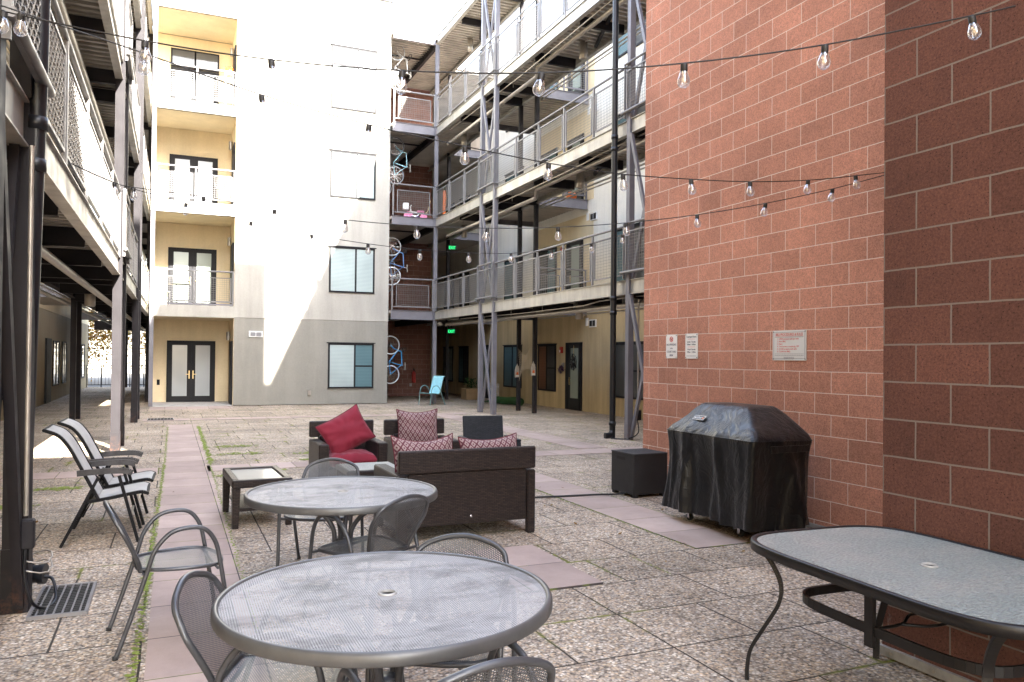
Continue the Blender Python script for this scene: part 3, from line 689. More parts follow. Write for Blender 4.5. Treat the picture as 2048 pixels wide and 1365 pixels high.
t = thing('steel_gallery', 'three storey grey steel access gallery along the right side of the courtyard', 'gallery', (8.4, 20, 0)); o_ = t.location
XO, XI = 8.4, 9.75
for y in (25.92, 21.49, 20.45, 13.34, 12.3):
    m = MB(o_); m.box(XO-.06, XO+.06, y-.06, y+.06, 0, 12.5); m.build('column', 'steel', t)
    m = MB(o_); m.box(XO-.066, XO+.066, y-.066, y+.066, 0, .33); m.build('column_base', 'steel', t)
for y in (28.5, 21.75, 20.6, 14.2, 12.3):
    m = MB(o_); m.box(XI-.055, XI+.055, y-.055, y+.055, 0, 12.5); m.build('inner_column', 'lsteel', t)
for z in LV+(12.79,):
    for (ya, yb) in ((8.71, 12.24), (12.36, 13.28), (13.4, 20.39), (20.51, 21.43), (21.55, 25.86)):
        m = MB(o_); chan(m, (XO-.01, ya, z), (XO-.01, yb, z), .29 if z < 12 else .27, .085, 1); m.build('edge_beam', 'beam', t)
    m = MB(o_); chan(m, (XI+.02, 9, z-.02), (XI+.02, 31.05, z-.02), .27, .085, -1); m.build('inner_beam', 'beam', t)
    for y in (9.6, 12.3, 13.34, 15.7, 18.1, 20.45, 21.49, 23.7): m = MB(o_); chan(m, (XO+.1, y, z-.13), (XI-.07, y, z-.13), .24, .07, 1); m.build('cross_beam', 'lsteel', t)
    for ya, yb in ((13.6, 17), (21.7, 25)): m = MB(o_); m.bar((XO+.1, ya, z-.2), (XI-.1, yb, z-.2), .07); m.build('diagonal_strut', 'lsteel', t)
    m = MB(o_); deck(m, XO+.02, XI, 8.71, 31.05, z-.15); m.build('deck', 'deck', t)
    if z < 12:
        side_rail(t, o_, XO-.015, z, 13.44, 20.38, 5, 1, .062); side_rail(t, o_, XO-.015, z, 21.56, 25.85, 3, 1, .062)
        side_rail(t, o_, XO-.09, z+.02, 20.36, 21.58, 1, 1, .062); side_rail(t, o_, XO-.09, z+.02, 12.2, 13.44, 1, 1, .062)
        for ya, yb in ((20.3, 21.64), (12.1, 13.5)):
            m = MB(o_); m.tube([(XO-.12, ya, z+.14), (XO-.12, yb, z+.14)], .03, 8); m.tube([(XO-.12, ya+.02, z+.13), (XO, ya+.02, z+.13)], .02, 8); m.build('guard_tube', 'rail', t)
for i, z in enumerate((0,)+LV):
    zt = (LV+(12.79,))[i]-.3; zb = z if i else .05
    for ya, yb in ((20.51, 21.43), (12.36, 13.28)): xbrace(t, o_, XO, ya, yb, zb+(.02 if i else 0), zt, 'steel')
for z in LV:
    # pipes under each walk
    m = MB(o_); 
    if z < 4: m.tube([(8.72, 9, z-.47), (8.72, 25.6, z-.47)], .055, 10)
    else: m.tube([(8.72, 9, z-.40), (8.72, 18.4, z-.40), (8.72, 18.45, z-.62), (8.72, 25.6, z-.62)], .055, 10)
    for y in (11, 14, 16.1, 18, 20, 22, 24): m.bar((8.72, y, z-.15), (8.72, y, z-.42), .016)
    m.build('sprinkler_pipe', 'pipe', t)
    m = MB(o_); m.tube([(8.56, 9, z-.33), (8.56, 14.8, z-.33), (8.5, 15.4, z-.4), (8.56, 19, z-.4), (8.56, 25, z-.33)], .016, 6); m.tube([(9.83, 9, z-.36), (9.83, 20.5, z-.36)], .025, 6); m.tube([(9.86, 9, z-.44), (9.86, 20.5, z-.44)], .018, 6); m.build('conduit', 'pipe', t)
for x, y, z in ((9.2, 16.9, 3.2), (9.2, 16.9, 6.42), (9.25, 16.9, 9.62), (9.35, 25.2, 12.79), (9.3, 25.6, 9.62), (9.35, 25.6, 6.42)):
    m = MB(o_); m.lathe([(.0, z-.62), (.085, z-.62), (.10, z-.6), (.10, z-.2), (.0, z-.2)], 14, (x, y, 0)); m.bar((x, y-.25, z-.21), (x, y+.25, z-.21), .03); m.build('downlight', 'pipe', t)
for z in (3.2, 6.42, 9.62):               # bridges to the doors
    m = MB(o_); deck(m, XI+.06, 11.54, 20.75, 24.3, z-.15); m.build('bridge_deck', 'deck', t)
    m = MB(o_); chan(m, (XI+.06, 20.72, z), (11.53, 20.72, z), .29, .07, 1); m.build('bridge_beam', 'steel', t)
    m = MB(o_); chan(m, (XI+.06, 24.35, z), (11.53, 24.35, z), .29, .07, -1); m.build('bridge_beam', 'steel', t)
    m = MB(o_); deck(m, XI+.06, 11.54, 28.3, 35.3, z-.15); m.build('rear_deck', 'deck', t)
    m = MB(o_); chan(m, (XI+.06, 28.2, z), (11.53, 28.2, z), .29, .07, 1); m.build('rear_beam', 'steel', t)
    railing_y(t, 20.74, XI+.1, 11.52, z, [(XI+.1, 10.7), (10.7, 11.52)], o_, 'steel', 'bridge_railing')
m = MB(o_); deck(m, XI+.06, 11.54, 28.3, 35.3, 12.64); m.build('rear_roof', 'deck', t)
# back part in front of the brown block wall
for z in LV+(12.79,):
    m = MB(o_); chan(m, (6.84, 25.9, z), (8.33, 25.9, z), .31, .085, 1); m.build('back_beam', 'steel', t)
    m = MB(o_); deck(m, 6.36, XO, 26.51, 31.05, z-.15); m.box(6.84, XO, 25.95, 26.509, z-.1, z-.01); m.build('back_deck', 'deck', t)
    m = MB(o_); chan(m, (8.36, 26.0, z-.12), (8.36, 31, z-.12), .26, .08, 1); m.bar((6.9, 27.6, z-.24), (8.3, 27.6, z-.24), .05); m.build('back_joist', 'lsteel', t)
    if z < 12: railing_y(t, 25.88, 6.84, 8.34, z, [(6.92, 8.26)], o_, 'rail', 'back_railing')
# near column services
t = thing('drain_pipe', 'black plastic drain pipe beside the grey column left of the red block tower', 'pipe', (8.27, 13.75, 0)); o_ = t.location
m = MB(o_); m.tube(spline([(8.27, 13.75, 13), (8.27, 13.75, .25), (8.27, 13.75, .16), (8.23, 13.74, .07), (8.12, 13.72, .055), (8.08, 13.72, .055)], 4), .062, 14); m.build('pipe', 'black', t)
for z in (2.55, 2.85, 5.9, 6.15, .3): m = MB(o_); m.lathe([(.062, z-.04), (.073, z-.04), (.073, z+.04), (.062, z+.04)], 14, (8.27, 13.75, 0)); m.build('coupling', 'black', t)
t = thing('electric_conduit', 'thin grey conduit with junction box running up behind the right gallery column', 'conduit', (8.5, 13.2, 0)); o_ = t.location
m = MB(o_); m.tube([(8.52, 13.2, .6), (8.52, 13.2, 2.8)], .018, 8); m.build('tube', 'pipe', t)
m = MB(o_); m.cbox((8.52, 13.2, .5), (.1, .1, .2)); m.build('junction_box', 'lsteel', t)
m = MB(o_); m.tube(spline([(8.52, 13.2, .4), (8.50, 13.15, .15), (8.35, 13.3, .03), (8.15, 13.6, .012)], 5), .012, 6); m.build('cable', 'black', t)

# left gallery, mirrored (turned a little)
LG = R(-.4)
t = thing('dark_steel_gallery', 'dark steel access gallery with woven mesh railings along the left side', 'gallery', (-.87, 5.7, 0), LG); o_ = Vector((-.87, 5.7, 0))
XO, XI = -.87, -2.2
for y in (5.76, 4.72, 14.35, 15.4, 20.5, 21.55, 29.2, 30.2, 36.5, 42.0):
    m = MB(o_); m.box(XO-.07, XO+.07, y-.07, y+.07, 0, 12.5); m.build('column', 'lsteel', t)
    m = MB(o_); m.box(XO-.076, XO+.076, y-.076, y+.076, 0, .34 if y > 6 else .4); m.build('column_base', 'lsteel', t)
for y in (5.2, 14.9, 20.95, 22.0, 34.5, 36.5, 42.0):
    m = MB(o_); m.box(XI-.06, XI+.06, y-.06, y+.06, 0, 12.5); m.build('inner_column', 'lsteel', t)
ys = (-6, 4.65, 4.79, 5.69, 5.83, 14.28, 14.42, 15.33, 15.47, 20.43, 20.57, 21.48, 21.62, 29.13, 30.27, 36.43, 36.57, 42)
for z in LV+(12.79,):
    for i in range(0, len(ys)-1, 2):
        m = MB(o_); chan(m, (XO+.01, ys[i], z), (XO+.01, ys[i+1], z), .29, .085, -1); m.build('edge_beam', 'beam', t)
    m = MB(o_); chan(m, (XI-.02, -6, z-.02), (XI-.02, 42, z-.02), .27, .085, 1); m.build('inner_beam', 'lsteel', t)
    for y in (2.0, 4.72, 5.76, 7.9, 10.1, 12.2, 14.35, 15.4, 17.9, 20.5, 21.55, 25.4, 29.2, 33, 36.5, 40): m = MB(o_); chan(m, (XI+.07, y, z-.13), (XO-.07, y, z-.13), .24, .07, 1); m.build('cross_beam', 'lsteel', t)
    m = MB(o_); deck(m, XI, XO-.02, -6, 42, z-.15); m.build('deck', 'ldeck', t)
    if z < 12:
        side_rail(t, o_, XO+.015, z, 5.86, 14.25, 5, -1, .06, True, 'rail'); side_rail(t, o_, XO+.015, z, 15.5, 20.4, 3, -1, .06, True, 'rail')
        side_rail(t, o_, XO+.09, z+.02, 4.66, 5.84, 1, -1, .06, True, 'rail'); side_rail(t, o_, XO+.09, z+.02, 14.25, 15.5, 1, -1, .055, False, 'rail')
        side_rail(t, o_, XO+.015, z, 21.65, 29.1, 5, -1, .07, False, 'rail')
        for ya, yb in ((4.6, 5.95), (14.2, 15.55)):
            m = MB(o_); m.tube([(XO+.12, ya, z+.14), (XO+.12, yb, z+.14)], .03, 8); m.tube([(XO+.12, yb-.02, z+.13), (XO, yb-.02, z+.13)], .02, 8); m.build('guard_tube', 'rail', t)
for i, z in enumerate((0,)+LV):
    zt = (LV+(12.79,))[i]-.3; zb = z if i else .05
    for ya, yb in ((4.8, 5.68), (14.43, 15.32)): xbrace(t, o_, XO, ya, yb, zb+(.02 if i else 0), zt, 'lsteel', .085)
for z in (3.2, 6.42, 9.62):
    m = MB(o_); m.tube([(XI-.12, 3, z-.42), (XI-.12, 40, z-.42)], .04, 8); m.tube([(XI-.1, 3, z-.3), (XI-.1, 40, z-.3)], .02, 6); m.tube([(-1.35, 3, z-.45), (-1.35, 40, z-.45)], .055, 8); m.build('sprinkler_pipe', 'pipe', t)
    m = MB(o_); deck(m, -3.64, XI-.06, 20.8, 27, z-.15); m.build('bridge_deck', 'deck', t)
    m = MB(o_); deck(m, -3.64, XI-.06, 34, 37, z-.15); m.build('bridge_deck', 'deck', t)
    for y in (20.75, 33.95): m = MB(o_); chan(m, (-3.64, y, z), (XI-.06, y, z), .29, .07, 1); m.build('bridge_beam', 'steel', t)
m = MB(o_); m.box(-3.6, -.6, 42.0, 42.1, 2.75, 3.2); m.build('end_beam', 'lsteel', t)
for x, y, z in ((-1.6, 18.0, 3.2), (-1.6, 9.4, 3.2), (-1.6, 18, 6.42)):
    m = MB(o_); m.lathe([(.0, z-.62), (.085, z-.62), (.10, z-.6), (.10, z-.2), (.0, z-.2)], 14, (x, y, 0)); m.build('downlight', 'pipe', t)
# services at the near left column
t = thing('rain_pipe', 'thick black rain pipe with couplings behind the near left column', 'pipe', (-.74, 5.9, 0)); o_ = t.location
m = MB(o_); m.tube([(-.70, 5.62, 9.5), (-.79, 5.72, 3.3), (-.87, 5.95, .9), (-.88, 6.02, .4)], .055, 16)
m.tube(spline([(-.88, 6.02, .42), (-.875, 6.02, .25), (-.84, 6.0, .17), (-.78, 5.97, .165), (-.745, 5.96, .165)], 4), .058, 16); m.build('pipe', 'black', t)
for z in (2.82, 3.08): 
    m = MB(o_); x = -.79-.08*(3.3-z)/2.4; y = 5.72+.23*(3.3-z)/2.4; m.lathe([(.05, z-.045), (.066, z-.045), (.066, z+.035), (.05, z+.04)], 16, (x, y, 0)); m.build('coupling', 'black', t)
m = MB(o_); m.tube([(-.77, 5.966, .165), (-.735, 5.958, .165)], .066, 16); m.build('coupling', 'black', t)
t = thing('junction_box_conduit', 'grey junction box on thin conduit strapped to the near left column', 'conduit', (-.83, 5.62, 0)); o_ = t.location
m = MB(o_); m.tube([(-.80, 5.6, .62), (-.80, 5.6, 2.9)], .014, 8); m.build('tube', 'pipe', t)
m = MB(o_); m.bbox(-.85, -.75, 5.55, 5.62, .42, .60, .008); m.build('junction_box', 'lsteel', t)
m = MB(o_); m.tube(spline([(-.80, 5.58, .42), (-.80, 5.58, .25), (-.76, 5.6, .08), (-.70, 5.70, .012), (-.66, 5.83, .03), (-.69, 5.93, .13), (-.74, 5.95, .15)], 5), .010, 8); m.build('cable', 'black', t)
m = MB(o_)
for z in (.32, .26): m.tube([(-.78+.105*math.cos(a*.5236), 5.76+.14*math.sin(a*.5236), z+.02*math.sin(a)) for a in range(12)], .005, 6, True)
m.build('strap', 'pipe', t)
def grate(x0, x1, y0, y1, nx, ny, label, rz=0.):
    t = thing('floor_drain', label, 'drain', ((x0+x1)/2, (y0+y1)/2, 0), rz, 'floor drains'); o = t.location
    m = MB(o)
    for a, b, c, d in ((x0, x1, y0, y0+.02), (x0, x1, y1-.02, y1), (x0, x0+.02, y0+.02, y1-.02), (x1-.02, x1, y0+.02, y1-.02)): m.box(a, b, c, d, .001, .022)
    for i in range(1, nx): x = x0+(x1-x0)*i/nx; m.box(x-.005, x+.005, y0+.02, y1-.02, .012, .021)
    m.build('grate_frame', 'rail', t)
    m = MB(o)
    for i in range(1, ny): y = y0+(y1-y0)*i/ny; m.box(x0+.02, x1-.02, y-.003, y+.003, .013, .018)
    m.build('grate_bars', 'cart', t); m = MB(o); m.box(x0+.01, x1-.01, y0+.01, y1-.01, .0005, .003); m.build('drain_pit', 'rubber', t)
grate(-.78, -.45, 5.5, 6.2, 7, 18, 'dark metal floor drain grate near the left column base', 0)
grate(-.5, .1, 20.9, 21.4, 8, 10, 'small distant floor drain grate beyond the left columns')

# ---------------------------------------------------------------- metal cafe chairs
def wid(tb, z):
    for (a, wa), (b, wb) in zip(tb, tb[1:]):
        if z <= b: t_ = (z-a)/(b-a); t_ = t_*t_*(3-2*t_); return wa+(wb-wa)*t_
    return tb[-1][1]
def make_chair(label):
    t = thing('metal_armchair', label, 'chair', group='perforated metal armchairs round the tables')
    for sx in (-1, 1):
        m = MB(); m.tube(spline([(sx*.255, -.31, 0), (sx*.262, -.235, .22), (sx*.268, -.165, .44), (sx*.272, -.125, .56), (sx*.273, -.05, .645), (sx*.273, .05, .667), (sx*.272, .13, .648), (sx*.268, .185, .57), (sx*.262, .215, .44), (sx*.255, .255, .2), (sx*.25, .285, 0)], 6), .0125, 10)
        m.build('leg_and_arm', 'chair', t)
        m = MB(); m.lathe([(0, -.001), (.015, 0), (.015, .018), (0, .018)], 10, (sx*.25, .285, 0)); m.lathe([(0, -.001), (.015, 0), (.015, .018), (0, .018)], 10, (sx*.255, -.31, 0)); m.build('foot_cap', 'rubber', t)
    prof = lambda z: -.185-.168*((z-.43)/.36)**1.25 if z > .43 else -.185
    W_ = [(.40, .15), (.48, .172), (.565, .205), (.65, .222), (.716, .205), (.76, .155), (.783, .08), (.7901, 0)]
    fr = [(-1, z) for z in (.425, .47, .52, .58, .64, .69, .727, .756, .776, .786)]
    left = [(-wid(W_, z), prof(z)+.0, z) for _, z in fr]; loop = left+[(0, prof(.79), .79)]+[(-x, y, z) for x, y, z in left[::-1]]
    m = MB(); m.tube(spline(loop, 3), .0125, 10); m.build('back_frame', 'chair', t)
    zs = lambda v: .43+.358*(1-(1-v)**1.6)
    def bk(u, v):
        z = zs(v); w = max(wid(W_, z), .004)*(2*u-1); y = prof(z)-.018*(1-(2*u-1)**2)*math.sin(math.pi*min(1, v*1.02))
        return (w, y, z)
    m = MB(); m.grid(bk, 16, 20, lambda u, v: ((2*u-1)*max(wid(W_, zs(v)), .004), zs(v)*1.1)); m.build('backrest', 'cperf', t)
    S_ = [(-.20, .13), (-.17, .165), (-.1, .205), (.0, .235), (.1, .245), (.17, .23), (.225, .185), (.25, .11), (.2571, 0)]
    ys_ = (-.195, -.16, -.1, -.03, .05, .12, .175, .215, .24, .253)
    lf = [(-wid(S_, y), y, .438-.01*max(0, y-.15)/.1) for y in ys_]; lp = lf+[(0, .257, .428)]+[(-x, y, z) for x, y, z in lf[::-1]]
    m = MB(); m.tube(spline(lp, 3, True), .011, 10, True); m.build('seat_frame', 'chair', t)
    yy = lambda v: -.2+.456*(1-(1-v)**1.25)
    m = MB(); m.grid(lambda u, v: (wid(S_, yy(v))*(2*u-1), yy(v), .438-.014*(1-(2*u-1)**2)*math.sin(math.pi*min(1, max(0, v)))), 16, 18, lambda u, v: (wid(S_, yy(v))*(2*u-1), yy(v))); m.build('seat', 'cperf', t)
    m = MB(); m.tube([(-.265, .2, .425), (-.1, .2, .418), (.1, .2, .418), (.265, .2, .425)], .009, 8); m.build('seat_bar', 'chair', t)
    m = MB(); m.tube([(-.266, -.17, .42), (0, -.17, .415), (.266, -.17, .42)], .009, 8); m.build('seat_bar', 'chair', t)
    return t
def face(dx, dy): return math.atan2(dy, dx)-math.pi/2
GC = 'perforated metal armchairs round the tables'
c0 = make_chair('metal armchair on the left pulled away from both tables, standing over the red paver strip')
c0.location = (.03, 4.92, 0); c0.rotation_euler = (0, 0, face(.974, .12)); c0['group'] = GC
dup(c0, (.395, 3.03, 0), face(.93, -.36), 'metal armchair at the left side of the near round table, close to the camera')
dup(c0, (.785, 2.31, 0), face(-.1, .99), 'metal armchair at the bottom of the picture with its back to the camera')
dup(c0, (1.075, 3.12, 0), face(-.52, -.85), 'metal armchair tucked behind the near round table, only its back top showing')
dup(c0, (1.07, 6.0, 0), face(-.4, -.92), 'metal armchair behind the farther round table, before the red armchair')
dup(c0, (1.135, 4.80, 0), face(-.5, .87), 'metal armchair on the near right side of the farther round table, back to the camera')

def make_table(label):
    t = thing('round_table', label, 'table', group='round perforated metal tables')
    rr = .598
    m = MB(); m.grid(lambda u, v: ((.028+(rr-.028)*v)*math.cos(6.28319*u), (.028+(rr-.028)*v)*math.sin(6.28319*u), .732), 72, 6, lambda u, v: ((.028+(rr-.028)*v)*math.cos(6.28319*u), (.028+(rr-.028)*v)*math.sin(6.28319*u)), False); m.build('tabletop', 'tperf', t)
    m = MB(); m.lathe([(rr-.006, .728), (rr-.002, .737), (rr+.006, .741), (rr+.015, .738), (rr+.020, .728), (rr+.021, .70), (rr+.019, .696), (rr+.010, .696), (rr+.008, .722), (rr-.006, .726)], 96); m.build('rim', 'trim', t)
    m = MB(); m.lathe([(.027, .715), (.0275, .737), (.031, .7395), (.036, .737), (.037, .728)], 32); m.build('umbrella_ring', 'galv', t)
    m = MB(); m.lathe([(.0, .66), (.0265, .66), (.0265, .729)], 20); m.build('umbrella_socket', 'cart', t)
    for k in range(4):
        a = R(45+90*k); c, s_ = math.cos(a), math.sin(a)
        m = MB(); m.tube(spline([(.50*c, .50*s_, .712), (.34*c, .34*s_, .675), (.16*c, .16*s_, .60), (.068*c, .068*s_, .50), (.05*c, .05*s_, .38), (.05*c, .05*s_, .24), (.075*c, .075*s_, .14), (.18*c, .18*s_, .06), (.34*c, .34*s_, .015)], 5), .016, 10); m.build('leg', 'chair', t)
    m = MB(); m.lathe([(.0, .33), (.046, .33), (.046, .35), (.038, .355), (.038, .40), (.046, .405), (.046, .425), (0, .425)], 20); m.build('leg_clamp', 'chair', t)
    m = MB(); m.lathe([(.40, .712), (.41, .72), (.42, .712), (.41, .705), (.40, .712)], 48); m.build('support_ring', 'chair', t)
    return t
t1 = make_table('near round table of perforated grey metal with dark smudges, in the foreground'); t1.location = (.757, 2.87, 0)
t2 = dup(t1, (1.05, 5.14, 0), R(20), 'farther round perforated metal table with wet dark spots, before the wicker sofa')

# ---------------------------------------------------------------- glass patio table
t = thing('glass_table', 'rectangular patio table with textured pale glass top and dark bronze frame, at the lower right', 'table', (3.09, 2.43, 0), R(-3)); 
def outline(k, hw=.50, hl=.76, n=96, bul=.035):
    out = []
    for i in range(n):
        a = 2*math.pi*i/n; c, s_ = math.cos(a), math.sin(a); e = 2/4.6
        out.append(((abs(c)**e*(1 if c > 0 else -1))*(hw+k+bul*(1-abs(s_)**1.6)*0), (abs(s_)**e*(1 if s_ > 0 else -1))*(hl+k)))
    return out
m = MB(); o0 = outline(-.012); n_ = len(o0)
ri = [(.032*math.cos(2*math.pi*i/n_), .032*math.sin(2*math.pi*i/n_)) for i in range(n_)]
m.add([(x, y, .716) for x, y in ri]+[(x, y, .716) for x, y in o0]+[(x, y, .710) for x, y in o0]+[(x, y, .710) for x, y in ri], [[i, n_+i, n_+(i+1) % n_, (i+1) % n_] for i in range(n_)]+[[2*n_+i, 3*n_+i, 3*n_+(i+1) % n_, 2*n_+(i+1) % n_] for i in range(n_)]); m.build('glass_top', 'gtop', t)
m = MB(); A, B_, C_, D_ = outline(-.014), outline(-.008), outline(.008), outline(.012)
rings = [[(x, y, .7165) for x, y in A], [(x, y, .722) for x, y in B_], [(x, y, .722) for x, y in C_], [(x, y, .715) for x, y in D_], [(x, y, .676) for x, y in D_], [(x, y, .676) for x, y in A]]
m.add([p for r_ in rings for p in r_], [[j*n_+i, j*n_+(i+1) % n_, (j+1)*n_+(i+1) % n_, (j+1)*n_+i] for j in range(5) for i in range(n_)], True); m.build('rim', 'gframe', t)
m = MB(); m.lathe([(.028, .70), (.029, .722), (.034, .724), (.038, .718), (.038, .7165)], 24); m.build('umbrella_ring', 'galv', t)
m = MB(); m.lathe([(0, .66), (.0275, .66), (.0275, .714)], 16); m.build('umbrella_socket', 'rubber', t)
for sx, sy in ((-1, 1), (1, 1), (-1, -1), (1, -1)):
    m = MB(); P = spline([(sx*.40, sy*.66, .69), (sx*.37, sy*.60, .62), (sx*.345, sy*.555, .52), (sx*.35, sy*.56, .42), (sx*.385, sy*.63, .28), (sx*.415, sy*.69, .16), (sx*.425, sy*.705, .06), (sx*.425, sy*.705, 0)], 5)
    for a, b in zip(P, P[1:]): m.bar(a, b, .018, .034, (-sy*.7, sx*.7, 0))
    m.build('leg', 'gframe', t)
m = MB(); q = [(x*.66, y*.70) for x, y in outline(0, n=48)]
for a, b in zip(q, q[1:]+q[:1]): m.bar((*a, .47), (*b, .47), .014, .042)
m.build('stretcher_rail', 'gframe', t)
for sx in (-1, 1):
    m = MB(); m.bar((sx*.335, 0, .40), (sx*.335, 0, .70), .045, .022, (1, 0, 0)); m.build('side_post', 'gframe', t)
m = MB(); m.tube(spline([(-.33, 0, .47), (-.16, 0, .475), (-.06, .045, .49), (.06, .045, .49), (.16, 0, .475), (.33, 0, .47)], 5), .007, 8); m.tube(spline([(-.16, 0, .475), (-.06, -.045, .47), (.06, -.045, .47), (.16, 0, .475)], 5), .007, 8); m.build('umbrella_brace', 'gframe', t)

# ---------------------------------------------------------------- sling folding chairs
def make_sling(label):
    t = thing('folding_chair', label, 'chair', group='grey sling folding chairs on the left')
    prof = spline([(0, .02, .40), (0, -.06, .55), (0, -.16, .74), (0, -.25, .90), (0, -.34, 1.0), (0, -.46, 1.05)], 5)
    for sx in (-1, 1):
        m = MB()
        for a, b in zip(prof, prof[1:]): m.bar((sx*.25, a.y, a.z), (sx*.25, b.y, b.z), .028, .034, (1, 0, 0))
        m.build('back_rail', 'slframe', t)
        m = MB(); S2 = spline([(0, -.07, .39), (0, .1, .41), (0, .28, .44), (0, .40, .455), (0, .46, .44)], 4)
        for a, b in zip(S2, S2[1:]): m.bar((sx*.25, a.y, a.z), (sx*.25, b.y, b.z), .028, .036, (1, 0, 0))
        m.build('seat_rail', 'slframe', t)
        m = MB(); m.bar((sx*.285, .20, .62), (sx*.285, .38, .0), .028, .042, (1, 0, 0)); m.build('front_leg', 'slframe', t)
        m = MB(); m.bar((sx*.285, .02, .62), (sx*.285, -.30, .0), .028, .042, (1, 0, 0)); m.build('rear_leg', 'slframe', t)
        m = MB(); A_ = spline([(0, -.17, .655), (0, -.05, .662), (0, .15, .668), (0, .27, .66), (0, .32, .64)], 4)
        for a, b in zip(A_, A_[1:]): m.bar((sx*.285, a.y, a.z), (sx*.285, b.y, b.z), .052, .026, (1, 0, 0))
        m.build('armrest', 'wood', t)
    m = MB(); m.grid(lambda u, v: ((u-.5)*.48, prof[0].y+0, 0) if False else ((u-.5)*.48, prof[int(round(v*25))].y-.012*math.sin(math.pi*u), prof[int(round(v*25))].z+.012), 8, 25); m.build('back_sling', 'sling', t)
    m = MB(); m.grid(lambda u, v: ((u-.5)*.48, S2[int(round(v*16))].y, S2[int(round(v*16))].z+.014-.02*math.sin(math.pi*u)), 8, 16); m.build('seat_sling', 'sling', t)
    for y, z, r_ in ((-.46, 1.05, .014), (.46, .44, .014), (-.07, .39, .018), (.31, .23, .010), (-.21, .17, .010)):
        m = MB(); m.tube([(-.27, y, z), (.27, y, z)], r_, 8); m.build('cross_tube', 'slframe' if r_ > .012 else 'pipe', t)
    return t
s0 = make_sling('nearer of two grey sling folding chairs standing by the left columns'); s0.scale = (1, .86, .93); s0.location = (-.56, 7.76, 0); s0.rotation_euler = (0, 0, face(1, .0))
dup(s0, (-.53, 8.50, 0), face(1, -.03), 'farther of two grey sling folding chairs, partly hidden behind its twin')

# ---------------------------------------------------------------- wicker set
def wbox(m, *a): m.bbox(*a, b=.012)
def mesh_part(t, name, mat, boxes):
    m = MB()
    for b in boxes: m.bbox(*b, b=.010)
    return m.build(name, mat, t)
t = thing('coffee_table', 'low brown wicker coffee table with pale glass inset and a lower shelf', 'table', (.80, 8.14, 0), R(2))
a, b = .275, .46
for x0, x1, y0, y1 in ((-a, a, -b, -b+.07), (-a, a, b-.07, b), (-a, -a+.07, -b+.07, b-.07), (a-.07, a, -b+.07, b-.07)): mesh_part(t, 'top_rail', 'wick', [(x0, x1, y0, y1, .375, .452)])
for sx in (-1, 1):
    for sy in (-1, 1):
        m = MB(); x0, x1 = (sx*a, sx*(a-.075)); y0, y1 = sy*b, sy*(b-.075)
        vs = [(min(x0, x1), min(y0, y1)), (max(x0, x1), min(y0, y1)), (max(x0, x1), max(y0, y1)), (min(x0, x1), max(y0, y1))]; cx, cy = sx*(a-.02), sy*(b-.02)
        m.add([(cx+(x-cx)*.72, cy+(y-cy)*.72, 0) for x, y in vs]+[(x, y, .374) for x, y in vs], [[3, 2, 1, 0], [4, 5, 6, 7], [0, 1, 5, 4], [1, 2, 6, 5], [2, 3, 7, 6], [3, 0, 4, 7]]); m.build('leg', 'wick', t)
m = MB(); m.box(-a+.07, a-.07, -b+.07, b-.07, .428, .436); m.build('glass_inset', 'gdark', t)
m = MB(); m.bbox(-a+.06, a-.06, -b+.05, b-.05, .15, .18, .006); m.build('shelf', 'wick', t)

def armchair(name, label, loc, rz, mat='wick'):
    t = thing(name, label, 'armchair', loc, rz, 'brown wicker armchairs')
    for sx in (-1, 1):
        m = MB(); m.bbox(sx*.41 if sx < 0 else .29, -.29 if sx < 0 else .41, -.37, .36, .06, .58, .012); m.build('arm', mat, t)
        m = MB(); m.box(sx*.39-.03, sx*.39+.03, -.35, -.29, 0, .06); m.build('foot', 'cart', t)
        m = MB(); m.box(sx*.39-.03, sx*.39+.03, .28, .34, 0, .06); m.build('foot', 'cart', t)
    m = MB(); m.bbox(-.405, .405, .33, .40, .60, .80, .012, Matrix.Translation((0, 0, 0))); m.build('back_top', mat, t)
    m = MB(); m.bbox(-.289, .289, .28, .37, .10, .62, .01); m.build('backrest', mat, t)
    m = MB(); m.bbox(-.289, .289, -.35, .279, .10, .29, .01); m.build('seat_base', mat, t)
    m = MB(); m.box(-.30, -.27, .34, .36, .56, .62); m.box(.27, .30, .34, .36, .56, .62); m.build('back_strut', 'cart', t)
    return t
armchair('wicker_armchair', 'brown wicker armchair with red seat cushion, left of the patterned one', (2.01, 9.6, 0), R(0))
armchair('wicker_armchair', 'brown wicker armchair holding the upright patterned pillow, behind the sofa', (2.94, 9.55, 0), R(-1.5))
t = thing('wicker_sofa', 'two seat dark brown wicker sofa seen from behind', 'sofa', (2.46, 6.98, 0), R(.6))
m = MB(); m.bbox(-.655, .655, -.445, -.385, .60, .80, .012); m.bbox(-.57, .57, -.43, -.38, .13, .60, .012); m.build('backrest', 'wick', t)
for sx in (-1, 1):
    m = MB(); m.bbox(min(sx*.575, sx*.655), max(sx*.575, sx*.655), -.44, -.38, 0, .585, .01); m.build('rear_leg', 'wick', t)
    m = MB(); m.bbox(min(sx*.53, sx*.655), max(sx*.53, sx*.655), -.375, .42, .12, .585, .012); m.build('arm', 'wick', t)
    m = MB(); m.bbox(min(sx*.57, sx*.655), max(sx*.57, sx*.655), .34, .42, 0, .119, .01); m.build('front_leg', 'wick', t)
m = MB(); m.bbox(-.529, .529, -.375, .41, .13, .32, .01); m.build('seat_base', 'wick', t)
m = MB(); m.lathe([(0, 0), (.012, 0), (.012, .004), (0, .004)], 12); o = m.build('plug', 'chrome', t); o.location = (.02, -.431, .2); o.rotation_euler = (R(90), 0, 0)
t = thing('high_back_chair', 'navy black woven chair with a tilted back panel, right of the patterned pillow chair', 'chair', (3.73, 9.2, 0), R(-8))
